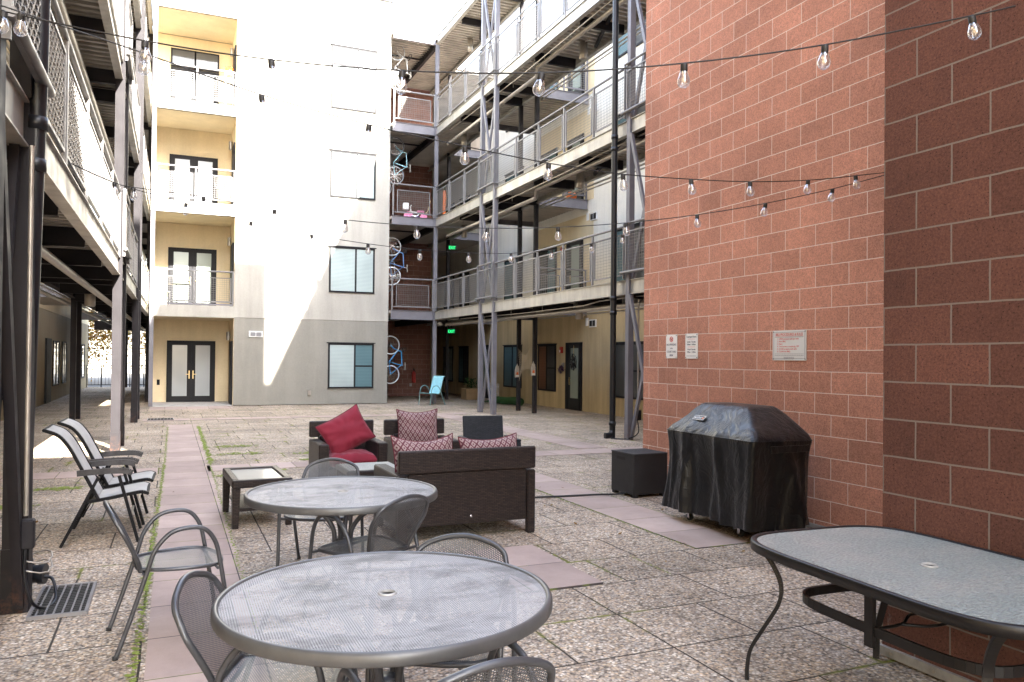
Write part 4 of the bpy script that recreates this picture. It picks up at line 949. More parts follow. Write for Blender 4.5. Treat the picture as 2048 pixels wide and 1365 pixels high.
m = MB(); m.bbox(-.27, .27, -.02, .015, .40, .86, .01, Matrix.Translation((0, .30, 0)) @ Matrix.Translation((0, 0, .4)) @ Matrix.Rotation(R(-12), 4, 'X') @ Matrix.Translation((0, 0, -.4))); m.build('backrest', 'wick2', t)
m = MB(); m.bbox(-.28, .28, -.28, .28, .34, .40, .01); m.build('seat', 'wick2', t)
for sx in (-1, 1):
    m = MB(); m.bbox(min(sx*.28, sx*.34), max(sx*.28, sx*.34), -.28, .34, .57, .60, .008); m.build('armrest', 'wick2', t)
    for y in (-.26, .30): m = MB(); m.bbox(min(sx*.285, sx*.335), max(sx*.285, sx*.335), y-.025, y+.025, 0, .569, .006); m.build('leg', 'wick2', t)
t = thing('side_table', 'small low table with pale top half hidden between the sofa and the red armchair', 'table', (1.95, 8.2, 0))
m = MB(); m.bbox(-.3, .3, -.3, .3, .40, .45, .01); m.build('table_rim', 'wick', t)
m = MB(); m.box(-.27, .27, -.27, .27, .4502, .456); m.build('glass_top', M['gtop'], t)
for sx in (-1, 1):
    for sy in (-1, 1): m = MB(); m.bbox(sx*.26-.035, sx*.26+.035, sy*.26-.035, sy*.26+.035, 0, .40, .006); m.build('leg', 'wick', t)

# cushions
def pillow(name, label, w, h, th, mat, loc, rot, piping=None, seed=1, sag=.0, squash=.0, group=None, cat='cushion', pw=.55):
    t = thing(name, label, cat, loc, group=group); t.rotation_euler = rot
    rnd = random.Random(seed); ph = [rnd.random()*6 for _ in range(6)]
    def sh(u, v, sgn):
        x, y = 2*u-1, 2*v-1; e = (1-abs(x)**3.2)*(1-abs(y)**3.2); pinch = 1-.07*(1-abs(y)**2)*abs(x)**2-.0
        X = x*w/2*(1-.08*(1-y*y)*abs(x)); Y = y*h/2*(1-.08*(1-x*x)*abs(y))
        z = sgn*th/2*max(e, 0)**pw; z += .010*math.sin(5*x+ph[0]+2*y)*e+.007*math.sin(9*y+ph[1]+3*x)*e
        z += .012*math.sin(14*math.atan2(y, x)+ph[2])*(max(abs(x), abs(y))**3)*e**.4
        Y -= sag*(1-x*x)*(1 if y > 0 else 0)*y
        return (X, Y, z)
    m = MB()
    for sg in (1, -1): m.grid(lambda u, v: sh(u if sg > 0 else 1-u, v, sg), 30, 30, lambda u, v: ((u-.5)*w, (v-.5)*h))
    m.build('cover', mat, t)
    if piping:
        ed = [(i/30, 0) for i in range(30)]+[(1, i/30) for i in range(30)]+[(1-i/30, 1) for i in range(30)]+[(0, 1-i/30) for i in range(30)]
        m = MB(); m.tube([sh(u, v, 1) for u, v in ed], .0065, 6, True); m.build('piping', piping, t)
    return t
m_ = fabric('dark_red_piping', (.10, .012, .02)); M['piping'] = m_
pillow('seat_cushion', 'flat red seat cushion on the left wicker armchair', .575, .60, .19, 'redf', (2.01, 9.52, .375), (0, 0, 0), seed=3, pw=.22)
pillow('throw_pillow', 'plain crimson throw pillow balanced on a corner in the left wicker armchair', .60, .47, .19, 'redf', (1.98, 9.56, .69), (R(72), R(0), R(4)), 'piping', 4)
pillow('patterned_pillow', 'maroon diamond pattern pillow standing upright in the armchair behind the sofa', .54, .50, .18, 'ikat', (2.92, 9.66, .70), (R(80), 0, R(-2)), 'piping', 5, sag=.03, group='maroon diamond pattern pillows')
pillow('patterned_pillow', 'maroon diamond pattern pillow rising over the left half of the sofa back', .60, .50, .2, 'ikat', (2.13, 6.83, .665), (R(76), 0, R(3)), 'piping', 6, sag=.05, group='maroon diamond pattern pillows')
pillow('patterned_pillow', 'maroon diamond pattern pillow rising over the right half of the sofa back', .60, .50, .2, 'ikat', (2.79, 6.84, .64), (R(74), R(-2), R(1)), 'piping', 7, sag=.03, group='maroon diamond pattern pillows')
bpy.data.objects['throw_pillow'].rotation_euler = (Matrix.Rotation(R(6), 4, 'Z') @ Matrix.Rotation(R(74), 4, 'X') @ Matrix.Rotation(R(27), 4, 'Z')).to_euler()

# ---------------------------------------------------------------- tank box, hose, covered grill
t = thing('tank_cover_box', 'black steel box with a handle slot beside the covered grill', 'box', (5.17, 7.97, 0), R(2))
bx = [( -.24, .24, -.235, .235)]
m = MB(); m.bbox(-.24, -.232, -.235, .235, .035, .50, .003); m.bbox(.232, .24, -.235, .235, .035, .50, .003); m.bbox(-.231, .231, -.235, -.227, .035, .50, .003)
m.bbox(-.231, .231, .227, .235, .035, .41, .003); m.bbox(-.231, .231, .227, .235, .045, .50, .003); m.build('body', 'cube', t)
m = MB(); m.bbox(-.245, .245, -.24, .24, .501, .512, .004); m.build('lid', 'cube', t)
m = MB(); m.tube(spline([(-.2411, y, z) for y, z in ((.10, .44), (.10, .455), (-.04, .455), (-.055, .44), (-.04, .425), (.10, .425), (.115, .44))], 3), .002, 6)
m.add([(-.2412, y, z) for y, z in ((.12, .43), (.12, .45), (.11, .46), (-.05, .46), (-.06, .45), (-.06, .43), (-.05, .42), (.11, .42))], [list(range(8))]); m.build('handle_slot', 'rubber', t)
for sx in (-1, 1):
    for sy in (-1, 1): m = MB(); m.box(sx*.2-.03, sx*.2+.03, sy*.2-.03, sy*.2+.03, 0, .034); m.build('foot', 'cube', t)
m = MB(); m.tube(spline([(4.93, 7.9, .03), (4.8, 7.96, .02), (4.6, 8.0, .022), (4.2, 8.06, .018), (3.7, 8.12, .018), (3.0, 8.1, .018)], 8), .011, 8); tag(m.build('gas_hose', 'rubber'), 'thin black hose lying across the paving from the black box to the sofa', 'hose')
t = thing('covered_grill', 'barbecue grill on casters under a wrinkled black vinyl cover', 'grill', (5.01, 6.12, 0), R(0))
def ring(z, x0, x1, y0, y1, amp, rr=.06, n=180):
    cx, cy, hx, hy = (x0+x1)/2, (y0+y1)/2, (x1-x0)/2, (y1-y0)/2; per = 2*(2*hx+2*hy); out = []
    for i in range(n):
        s_ = per*i/n
        if s_ < 2*hy: x, y = -hx, hy-s_; nx, ny = -1, 0
        elif s_ < 2*hy+2*hx: x, y = -hx+(s_-2*hy), -hy; nx, ny = 0, -1
        elif s_ < 4*hy+2*hx: x, y = hx, -hy+(s_-2*hy-2*hx); nx, ny = 1, 0
        else: x, y = hx-(s_-4*hy-2*hx), hy; nx, ny = 0, 1
        # round the corners
        ex, ey = max(abs(x)-(hx-rr), 0), max(abs(y)-(hy-rr), 0)
        if ex > 0 and ey > 0:
            d = math.hypot(ex, ey); k = rr/max(d, 1e-6) if d > rr else 1; x = math.copysign(hx-rr+ex*k, x); y = math.copysign(hy-rr+ey*k, y); l_ = math.hypot(ex, ey); nx, ny = math.copysign(ex/l_, x), math.copysign(ey/l_, y)
        q = noise.noise(Vector((s_*3.1, z*.5, 1.3)))*1.6+noise.noise(Vector((s_*8.3, z*1.2, 4.1)))*.7
        f1 = 1-abs(math.sin(s_*5.2+1.3*math.sin(s_*1.9)+z*.9)); f2 = 1-abs(math.sin(s_*9.1+2.0+1.1*math.sin(s_*3.3)-z*.6)); fold = 1.5*f1**3+.8*f2**3-.7+q*.8
        d = amp*1.5*fold
        out.append((cx+x+nx*d, cy+y+ny*d, z+amp*.5*noise.noise(Vector((s_*2.2, 7.7, z)))))
    return out
prof_ = [(.115, -.375, .355, -.745, .60, .034), (.2, -.37, .355, -.74, .60, .032), (.3, -.365, .35, -.735, .59, .030), (.4, -.36, .35, -.73, .585, .028), (.5, -.355, .35, -.725, .585, .026), (.6, -.35, .35, -.72, .585, .023), (.7, -.35, .35, -.72, .59, .019), (.78, -.35, .352, -.725, .59, .014), (.84, -.352, .355, -.735, .595, .010), (.88, -.352, .36, -.745, .60, .007), (.905, -.345, .36, -.74, .60, .007),
         (.95, -.305, .35, -.70, .575, .008), (1.0, -.25, .335, -.63, .535, .009), (1.06, -.185, .32, -.54, .49, .009), (1.12, -.12, .305, -.44, .45, .009), (1.165, -.065, .285, -.375, .42, .007), (1.182, -.03, .265, -.34, .40, .005)]
m = MB(); rg = [ring(*p) for p in prof_]; n_ = 180
vs = [p for r_ in rg for p in r_]; fs = [[j*n_+i, j*n_+(i+1) % n_, (j+1)*n_+(i+1) % n_, (j+1)*n_+i] for j in range(len(rg)-1) for i in range(n_)]
k = len(vs); vs.append((.117, .05, 1.192)); fs += [[(len(rg)-1)*n_+i, (len(rg)-1)*n_+(i+1) % n_, k] for i in range(n_)]
m.add(vs, fs, True); cov = m.build('cover', 'cover', t)
# sewn seams round the shoulder of the cover and a pull flap on the short side
m = MB(); m.tube([Vector(p)+Vector((-.001 if p[0] < 0 else .001, 0, .002)) for p in ring(.898, -.350, .362, -.745, .603, .007)], .005, 6, True); m.build('cover_seam', 'cover', t)
m = MB(); m.bbox(-.17, .27, -.762, -.748, .80, .86, .003); m.build('cover_flap', 'cover', t)
m = MB(); m.box(-.26, .28, -.62, .52, .105, .16); m.build('cart_base', 'cart', t)
for x, y in ((-.2, .36), (-.2, -.40), (.26, -.42), (.26, .36)):
    m = MB(); m.tube([(x-.016, y, .04), (x+.016, y, .04)], .038, 16); w = m.build('caster_wheel', 'rubber', t)
    m = MB(); m.box(x-.024, x-.019, y-.015, y+.015, .03, .104); m.box(x+.019, x+.024, y-.015, y+.015, .03, .104); m.box(x-.024, x+.024, y-.02, y+.02, .093, .104); m.bar((x-.03, y, .085), (x-.075, y, .078), .02, .006); q = m.build('caster_fork', 'chrome', None); q.parent = w
# badge on the sloping front
nb = Vector((-.185+.305, 0, 0)); B0 = Vector((-.228, .21, 1.02)); sl = Vector((.075, 0, .075)).normalized()
bm = Matrix.Translation((-.222, .19, 1.045)) @ Matrix(((0, .72, -.69, 0), (-1, 0, 0, 0), (0, .69, .72, 0), (0, 0, 0, 1)))
badge = bpy.data.objects.new('badge', None)
m = MB(); m.box(-.085, .085, -.028, .028, 0, .002, bm); bd = m.build('badge', 'white', t)
m = MB(); m.box(-.080, .080, -.023, .023, .0021, .003, bm); q = m.build('badge_field', 'cart', None); q.parent = bd
q = text('weber', .046, 'white', 'badge_lettering', bd, bm @ Vector((-.012, -.013, .0032)), bm.to_euler(), 1.05)
m = MB(); m.add([bm @ Vector(p) for p in ((.052, -.016, .0034), (.068, -.016, .0034), (.072, -.004, .0034), (.064, .016, .0034), (.058, .004, .0034), (.050, -.004, .0034))], [[0, 1, 2, 3, 4, 5]]); q = m.build('flame_mark', 'orange', None); q.parent = bd

# ---------------------------------------------------------------- signs on the block wall
def sign(label, y0, y1, z0, z1, lines, bars, ring_=None, frame=False, x=5.699):
    t = thing('wall_sign', label, 'sign', (x, (y0+y1)/2, (z0+z1)/2), 0, 'signs on the red block wall'); w = y1-y0; h = z1-z0
    m = MB(); m.box(-.006, -.0005, -w/2, w/2, -h/2, h/2); m.build('plate', 'white' if not frame else 'wframe', t)
    rot = (R(90), 0, R(-90))
    for i, (s_, sz, yy, mt, sx, al, xx) in enumerate(lines): text(s_, sz, mt, 'lettering', t, (-.0068, -xx, yy), rot, sx, al)
    m = MB()
    for (a, b, zz, th, mt) in bars:
        pass
    for mt in sorted({b[4] for b in bars}):
        m = MB()
        for (a, b, zz, th, m2) in bars:
            if m2 == mt: m.box(-.0074, -.0062, -b, -a, zz-th/2, zz+th/2)
        m.build('rule_lines', mt, t)
    for sy in (-1, 1):
        for sz in (-1, 1): m = MB(); m.tube([(-.006, sy*(w/2-.014), sz*(h/2-.014)), (-.0095, sy*(w/2-.014), sz*(h/2-.014))], .0055, 8); m.build('screw', 'cart', t)
    if ring_:
        zz = ring_; m = MB(); m.tube([(-.0085, .03*math.cos(a*.2618), zz+.03*math.sin(a*.2618)) for a in range(24)], .0035, 6, True); m.bar((-.0092, .021, zz+.021), (-.0092, -.021, zz-.021), .004, .006, (1, 0, 0)); m.build('prohibition_mark', 'redink', t)
        m = MB(); m.bar((-.0075, .019, zz-.008), (-.0075, -.008, zz-.008), .002, .007, (0, 0, 1)); m.bar((-.0075, -.012, zz+.0), (-.0075, -.017, zz+.014), .002, .003, (1, 0, 0)); m.build('cigarette_mark', 'ink', t)
    if frame:
        m = MB()
        for a in (-1, 1): m.box(-.0075, -.0062, -w/2+.016, w/2-.016, a*(h/2-.02)-.0012, a*(h/2-.02)+.0012); m.box(-.0075, -.0062, a*(w/2-.018)-.0012, a*(w/2-.018)+.0012, -h/2+.02, h/2-.02)
        m.build('border_line', 'ink', t)
sign('white no smoking sign on the red block wall, leftmost', 7.955, 8.185, 1.63, 1.925, [('NO SMOKING', .036, .010-.0, 'ink', .88, 'CENTER', 0), ('in the', .026, -.032, 'ink', .9, 'CENTER', 0), ('COURTYARD', .036, -.078, 'ink', .88, 'CENTER', 0), ('AREA', .036, -.122, 'ink', .88, 'CENTER', 0)], [], .088)
sign('white courtyard hours sign between the two other signs', 7.545, 7.785, 1.628, 1.928, [('Courtyard Hours', .034, .100, 'ink', .8, 'CENTER', 0), ('Sunday - Thursday', .027, .042, 'ink', .82, 'CENTER', 0), ('8:00am - 10:00pm', .027, .010, 'ink', .86, 'CENTER', 0), ('Friday & Saturday', .027, -.048, 'ink', .82, 'CENTER', 0), ('8:00am - 12:00am', .027, -.080, 'ink', .86, 'CENTER', 0)],
     [(-.07, .07, .083, .003, 'redink'), (-.07, .07, -.010, .003, 'redink'), (-.095, -.04, -.118, .004, 'ink'), (-.035, .02, -.118, .004, 'ink'), (.025, .09, -.118, .004, 'ink')])
bl = []
rr_ = random.Random(3)
for zz in (.083, -.087, -.103, -.121, -.130, -.139):
    x = -.20 if zz > -.11 else -.07; e = -x
    while x < e: l_ = rr_.uniform(.008, .03); bl.append((x, min(x+l_, e), zz, .0028, 'ink')); x += l_+.005
bl += [(-.195, .195, .0935, .0022, 'redink'), (.062, .092, .0-.025, .0015, 'redink')]
sign('large framed barbecue rules sign above the covered grill', 5.83, 6.295, 1.618, 1.922, [('BBQ PROCEDURES & RULES', .037, .098, 'redink', .83, 'CENTER', 0)]+[(s_, .023, .058-.0255*i, 'redink', 1, 'LEFT', -.165) for i, s_ in enumerate(('1. OPEN propane tank gas valve', '2. Start BBQ', '3. Enjoy', '4. Turn burners completely OFF', '5. CLOSE propane tank valve', '6. CLEAN the BBQ'))], bl, None, True)

# ---------------------------------------------------------------- string lights
def make_bulb():
    m = MB(); m.lathe([(.0, -.096), (.012, -.094), (.022, -.085), (.0265, -.072), (.025, -.06), (.018, -.038), (.0135, -.028)], 16); b = m.build('bulb', 'bulb')
    m = MB(); m.lathe([(.0, .006), (.013, .004), (.015, -.002), (.015, -.026), (.013, -.03), (.0, -.03)], 12); s_ = m.build('socket', 'sock'); s_.parent = b
    m = MB(); m.tube([(0, 0, -.03), (0, 0, -.07)], .0022, 5); m.tube(spline([(-.006, 0, -.05), (-.004, 0, -.075), (.004, 0, -.075), (.006, 0, -.05)], 2), .0012, 4); f = m.build('filament', 'fil'); f.parent = b
    return b
PB = make_bulb(); first = [True]
def light_string(label, pts, bulbs):
    t = thing('string_light', label, 'string light', pts[0], 0, 'string lights over the courtyard'); o = Vector(pts[0])
    m = MB(o); m.tube(spline(pts, 5), .0038, 6); m.build('cord', 'sock', t)
    for i in bulbs:
        if first[0]: b = PB; first[0] = False
        else:
            b = PB.copy(); col.objects.link(b)
            for c in kids(PB): d = c.copy(); col.objects.link(d); d.parent = b
        b.scale = (1.15, 1.15, 1.15); b.parent = t; b.location = Vector(pts[i])-o-Vector((0, 0, .006)); b.rotation_euler = (random.uniform(-.18, .18), random.uniform(-.18, .18), random.random()*6)
S1 = [(-.90, 4.6, 3.37), (-.777, 4.54, 3.311), (-.134, 4.226, 3.159), (.433, 3.948, 3.062), (1.012, 3.665, 3.004), (1.617, 3.37, 2.99), (2.227, 3.071, 3.032), (2.821, 2.781, 3.116), (3.43, 2.483, 3.248), (3.61, 2.395, 3.292)]
S2 = [(-.95, 4.5, 3.36), (-.699, 4.513, 3.31), (-.148, 4.543, 3.208), (.451, 4.574, 3.084), (1.07, 4.607, 3.004), (1.693, 4.64, 2.956), (2.3, 4.672, 2.922), (2.899, 4.704, 2.917), (3.503, 4.736, 2.949), (4.078, 4.767, 2.994), (4.695, 4.799, 3.074), (5.245, 4.829, 3.173), (5.69, 4.852, 3.258)]
S3 = [(-.91, 7.93, 3.344), (-.476, 7.725, 3.137), (-.317, 7.65, 3.093), (.25, 7.384, 3.012), (.823, 7.115, 2.9), (1.392, 6.848, 2.815), (1.955, 6.584, 2.766), (2.522, 6.318, 2.747), (3.079, 6.057, 2.759), (3.613, 5.806, 2.801), (4.168, 5.546, 2.874), (4.701, 5.295, 2.976), (5.22, 5.052, 3.104), (5.69, 4.83, 3.245)]
S4 = [(-.906, 7.893, 3.336), (-.49, 7.944, 3.176), (.118, 8.019, 3.056), (.713, 8.092, 2.938), (1.313, 8.165, 2.863), (1.918, 8.239, 2.82), (2.517, 8.312, 2.804), (3.116, 8.386, 2.817), (3.678, 8.455, 2.855), (4.247, 8.524, 2.941), (4.838, 8.597, 3.064), (5.336, 8.658, 3.222), (5.69, 8.69, 3.305)]
light_string('nearest string of bulbs, passing highest across the picture to the dark wall', S1, range(1, 9))
light_string('string of bulbs sagging from the upper left down over the middle of the block tower', S2, range(1, 12))
light_string('upper of the two farther strings of bulbs, from left gallery to block tower', S3, [0, 2]+list(range(3, 13)))
light_string('lowest string of bulbs, ending at the far corner of the block tower', S4, range(1, 12))

# ---------------------------------------------------------------- bicycles hung upright in the back gallery
def make_bike(label, paint, tyre='tyre', R_=.315, wb=.52, road=True):
    t = thing('bicycle', label, 'bicycle', group='bicycles hung on end in the back gallery')
    hd = R_
    for x in (-wb, wb):
        m = MB(); m.tube([(x+R_*math.cos(6.28319*i/32), 0, hd+R_*math.sin(6.28319*i/32)) for i in range(32)], .019, 8, True); w = m.build('wheel', tyre, t)
        m = MB(); m.tube([(x+(R_-.022)*math.cos(6.28319*i/32), 0, hd+(R_-.022)*math.sin(6.28319*i/32)) for i in range(32)], .008, 5, True); q = m.build('rim', 'chrome', None); q.parent = w
        m = MB()
        for k in range(24): a = 6.28319*k/24; m.bar((x, (.02 if k % 2 else -.02), hd), (x+(R_-.02)*math.cos(a), 0, hd+(R_-.02)*math.sin(a)), .004)
        m.tube([(x, -.045, hd), (x, .045, hd)], .018, 8); q = m.build('spokes', 'chrome', None); q.parent = w
    bb, st, ht, hb = (-.07, 0, hd-.05), (-.20, 0, hd+.43), (.30, 0, hd+.40), (.33, 0, hd+.27)
    m = MB()
    for a, b, r_ in ((bb, st, .016), (st, ht, .018), (bb, hb, .021), (ht, hb, .021)): m.tube([a, b], r_, 8)
    for y in (-.04, .04): m.tube([(bb[0], y*.6, bb[2]), (-wb, y, hd)], .009, 6); m.tube([(st[0], y*.3, st[2]-.05), (-wb, y, hd)], .008, 6)
    m.build('frame', paint, t)
    m = MB()
    m.tube([(hb[0], 0, hb[2]), (.345, 0, hb[2]-.03)], .018, 8)
    for y in (-.045, .045): m.tube(spline([(.345, y, hb[2]-.03), (.40, y, hd+.12), (wb, y, hd)], 3), .012, 6)
    m.build('fork', paint, t)
    m = MB(); m.tube([(.295, 0, hd+.40), (.28, 0, hd+.47), (.33, 0, hd+.50)], .013, 8)
    m.tube(spline([(.36, -.26, hd+.52), (.33, -.12, hd+.50), (.33, .12, hd+.50), (.36, .26, hd+.52)] if not road else [(.30, -.2, hd+.38), (.40, -.21, hd+.42), (.42, -.2, hd+.50), (.33, -.15, hd+.51), (.33, .15, hd+.51), (.42, .2, hd+.50), (.40, .21, hd+.42), (.30, .2, hd+.38)], 4), .013, 8); m.build('handlebar', 'cart', t)
    m = MB(); m.tube([st, (-.225, 0, hd+.54)], .012, 8); m.build('seat_post', 'chrome', t)
    m = MB(); m.grid(lambda u, v: (-.36+.27*v, (u-.5)*(.15*(1-v)**1.2+.03), hd+.565-.02*abs(u-.5)*4+.015*(1-v)), 6, 6); m.grid(lambda u, v: (-.36+.27*v, (.5-u)*(.13*(1-v)**1.2+.02), hd+.53), 6, 6); m.build('saddle', 'conc', t)
    m = MB(); m.tube([(bb[0], -.05, bb[2]), (bb[0], .05, bb[2])], .02, 8); m.lathe([(.0, .0), (.09, .0), (.09, .006), (0, .006)], 24); 
    c = MB(); c.tube([(bb[0]+.09*math.cos(a*.5236), .04, bb[2]+.09*math.sin(a*.5236)) for a in range(12)], .007, 5, True); c.bar((bb[0], .05, bb[2]), (bb[0]+.08, .05, bb[2]+.14), .014); c.bar((bb[0], -.05, bb[2]), (bb[0]-.08, -.05, bb[2]-.14), .014); c.bar((bb[0]+.04, .09, bb[2]+.145), (bb[0]+.12, .09, bb[2]+.145), .05, .02); c.build('crank', 'cart', t)
    return t
def hang(t, x, y, z, rz=0.):
    t.matrix_world = Matrix.Translation((x, y, z)) @ Matrix.Rotation(rz, 4, 'Z') @ Matrix(((0, 0, 1, 0), (0, -1, 0, 0), (1, 0, 0, 0), (0, 0, 0, 1)))
hang(make_bike('bright blue road bicycle hung on end at ground level, beside the brown block wall', 'bikeb', 'tyreg'), 6.80, 26.9, 1.50, R(4))
hang(make_bike('blue bicycle hung on end on the first walkway, nearest the railing', 'bikep', 'tyreg'), 6.80, 26.95, 4.98, R(-8))
hang(make_bike('white and blue bicycle behind the other one on the first walkway', 'bikes', road=False), 6.75, 27.6, 4.75, R(14))
hang(make_bike('cyan bicycle hung on end on the second walkway, nearest the railing', 'biket', road=False), 6.88, 26.95, 8.55, R(-5))
hang(make_bike('silver bicycle with grey tyres behind the cyan one on the second walkway', 'bikes', 'tyreg', .28), 6.75, 27.6, 8.25, R(18))
hang(make_bike('white bicycle hung on end on the top walkway in sunlight', 'bikew', 'tyreg'), 6.90, 26.95, 12.05 if False else 11.95, R(5))

# ---------------------------------------------------------------- turquoise chair under the gallery
t = thing('sling_chair', 'turquoise sling armchair standing alone under the back gallery', 'chair', (8.05, 25.2, 0), R(115))
for sx in (-1, 1):
    m = MB(); m.tube(spline([(sx*.28, .27, 0), (sx*.28, .22, .42), (sx*.285, .15, .60), (sx*.285, -.02, .65), (sx*.285, -.15, .56), (sx*.28, -.24, .38), (sx*.28, -.42, 0)], 5), .014, 8); m.build('leg_and_arm', 'tealf', t)
    P = spline([(0, .27, .40), (0, .05, .39), (0, -.14, .37), (0, -.20, .44), (0, -.28, .68), (0, -.36, .93), (0, -.42, .97)], 5)
    m = MB(); m.tube([(sx*.255, p.y, p.z) for p in P], .012, 8); m.build('side_rail', 'tealf', t)
m = MB(); m.grid(lambda u, v: ((u-.5)*.5, P[int(round(v*30))].y, P[int(round(v*30))].z+.006-.015*math.sin(math.pi*u)), 6, 30); m.build('sling', 'teal', t)
for y, z in ((.27, .40), (-.42, .97)): m = MB(); m.tube([(-.255, y, z), (.255, y, z)], .011, 8); m.build('cross_tube', 'tealf', t)

# ---------------------------------------------------------------- small things under the right gallery
t = thing('fire_extinguisher', 'red fire extinguisher hung on the dark brown block wall', 'extinguisher', (9.18, 31.0, .55))
m = MB(); m.lathe([(0, 0), (.075, .005), (.08, .03), (.08, .38), (.06, .44), (.025, .47), (.02, .5), (0, .5)], 16); m.build('cylinder', 'firered', t)
m = MB(); m.cbox((0, 0, .53), (.03, .1, .05)); m.bar((0, -.05, .56), (0, .08, .6), .015); m.tube(spline([(0, .04, .52), (.09, .03, .45), (.1, .0, .2)], 4), .012, 6); m.build('valve_and_hose', 'cart', t)
m = MB(); m.box(9.02, 9.12, 31.06, 31.0995, .4, .52); tag(m.build('outlet_cover', 'conc'), 'small outlet cover low on the brown block wall', 'outlet')
for (x, y, z, lb) in ((9.85, 28.3, 2.62, 'green exit sign hanging under the lowest walkway at the back'), (9.85, 28.3, 5.83, 'green exit sign hanging under the second walkway at the back')):
    t = thing('exit_sign', lb, 'exit sign', (x, y, z), 0, 'green exit signs')
    m = MB(); m.box(-.17, .17, .0, .05, -.10, .12); m.build('housing', 'cart', t)
    text('EXIT', .17, 'exit', 'lettering', t, (0, -.004, -.075), (R(90), 0, 0), .8)
    m = MB(); m.bar((0, .025, .12), (0, .025, .25), .02); m.build('hanger', 'cart', t)
t = thing('ceiling_detector', 'white round detector under the walkway beside the corner column', 'detector', (8.62, 26.0, 2.72))
m = MB(); m.lathe([(0, 0), (.07, .0), (.085, .03), (.085, .07), (.04, .12), (0, .12)], 18); m.build('housing', 'white', t); m = MB(); m.bar((0, 0, .12), (0, 0, .3), .02); m.build('hanger', 'pipe', t)
t = thing('turf_roll', 'rolled green artificial turf lying against the ochre wall', 'turf roll', (10.75, 25.0, 0), R(4))
m = MB(); m.tube(spline([(0, -1.05, .13), (.05, -.5, .14), (-.03, .2, .12), (0, .9, .13)], 5), [.13, .13, .135, .14, .14, .135, .13, .125, .12, .12, .12, .12, .12, .12, .11, .1][:16], 16); m.build('roll', 'green', t)
m = MB(); m.grid(lambda u, v: (-.32+.5*u, -.7+2.1*v, .03+.05*noise.noise(Vector((u*3, v*5, 0)))+.10*u*u), 10, 20); m.build('loose_turf', 'green', t)
t = thing('picket_fence', 'short white toy picket fence standing by the ochre wall', 'fence', (11.2, 27.3, 0), 0)
m = MB()
for z in (.25, .5): m.box(-.01, .01, -.5, .5, z, z+.04)
m.build('rail', 'white', t)
for i in range(9):
    y = -.48+.12*i; m = MB(); m.add([(.011, y-.03, .1), (.011, y+.03, .1), (.011, y+.03, .6), (.011, y, .66), (.011, y-.03, .6), (-.011+.03, y-.03, .1), (.019, y+.03, .1), (.019, y+.03, .6), (.019, y, .66), (.019, y-.03, .6)], [[4, 3, 2, 1, 0], [5, 6, 7, 8, 9], [0, 1, 6, 5], [1, 2, 7, 6], [2, 3, 8, 7], [3, 4, 9, 8], [4, 0, 5, 9]]); m.build('picket', 'white', t)
t = thing('planter_box', 'brown wooden planter box with a small plant behind the paired columns', 'planter', (10.6, 28.1, 0))
m = MB(); m.bbox(-.3, .3, -.3, .3, 0, .42, .01); m.build('box', 'cardb', t)
m = MB(); rn = random.Random(2)
for i in range(160):
    a = rn.random()*6.28; r_ = rn.random()*.28; p = Vector((r_*math.cos(a), r_*math.sin(a), .45+rn.random()*.35)); d = Vector((rn.uniform(-1, 1), rn.uniform(-1, 1), rn.uniform(-.5, 1))).normalized()*.07; e = d.cross(Vector((0, 0, 1))).normalized()*.025
    m.add([p-d, p+e, p+d, p-e], [[0, 1, 2, 3]])
m.build('foliage', 'green', t)
for (y, z, lb) in ((21.68, 1.02, 'grey foam tombstone decoration taped to the farther thin column'), (20.53, 1.10, 'grey foam tombstone decoration with red patch taped to the nearer thin column')):
    t = thing('tombstone_sign', lb, 'decoration', (9.67, y, z), R(20), 'tombstone decorations on the columns')
    m = MB(); o2 = [(-.14, 0), (.14, 0), (.14, .35), (.11, .40), (.09, .5), (.03, .56), (0, .64), (-.03, .56), (-.09, .5), (-.11, .40), (-.14, .35)]
    nn = len(o2); m.add([(x, -.02, zz) for x, zz in o2]+[(x, .01, zz) for x, zz in o2], [list(range(nn)), list(range(2*nn-1, nn-1, -1))]+[[i, i+nn, (i+1) % nn+nn, (i+1) % nn] for i in range(nn)]); m.build('slab', 'stone', t)
    m = MB(); m.box(-.06, .06, -.03, -.0205, .12, .24); m.build('red_patch', 'orange', t); t.scale = (.65, .65, .65)
    m = MB(); m.box(-.1, .1, -.03, -.0205, .04, .10); m.build('pale_band', 'white', t)
m = MB(); rn = random.Random(5)
def npt(u, v): y = 20.66+1.03*u; top = 2.05-.28*math.sin(math.pi*u)-.15*u; bot = 1.15+.25*math.sin(math.pi*u)-.25*u; return Vector((9.72+.03*math.sin(7*u+3*v), y, bot+(top-bot)*v))
for i in range(25):
    m.tube([npt(min(1, max(0, i/24+.012*math.sin(9*v/12+i))), v/12) for v in range(13)], .0026, 4)
for j in range(19):
    m.tube([npt(u/16, min(1, max(0, j/18+.015*math.sin(2*u+j)))) for u in range(17)], .0026, 4)
tag(m.build('cheesecloth_net', 'net'), 'torn beige net strung between two thin columns', 'net')
t = thing('wreath', 'black spiky wreath hanging on the frosted glass door', 'wreath', (11.43, 21.36, 1.50))
m = MB(); rn = random.Random(8)
for i in range(34):
    a = rn.random()*6.28; b = rn.uniform(-.9, .9); r0_, r1_ = .04, rn.uniform(.12, .24); m.bar((rn.uniform(-.02, .02), r0_*math.cos(a), 1.15*r0_*math.sin(a)), (rn.uniform(-.03, .02), r1_*math.cos(a), 1.25*r1_*math.sin(a)), .022, .006)
m.build('spikes', 'cart', t)
for r_ in (.12, .2): m = MB(); m.tube([(0, r_*math.cos(k*.785), r_*1.25*math.sin(k*.785)) for k in range(8)], .009, 5, True); m.build('web_ring', 'cart', t)
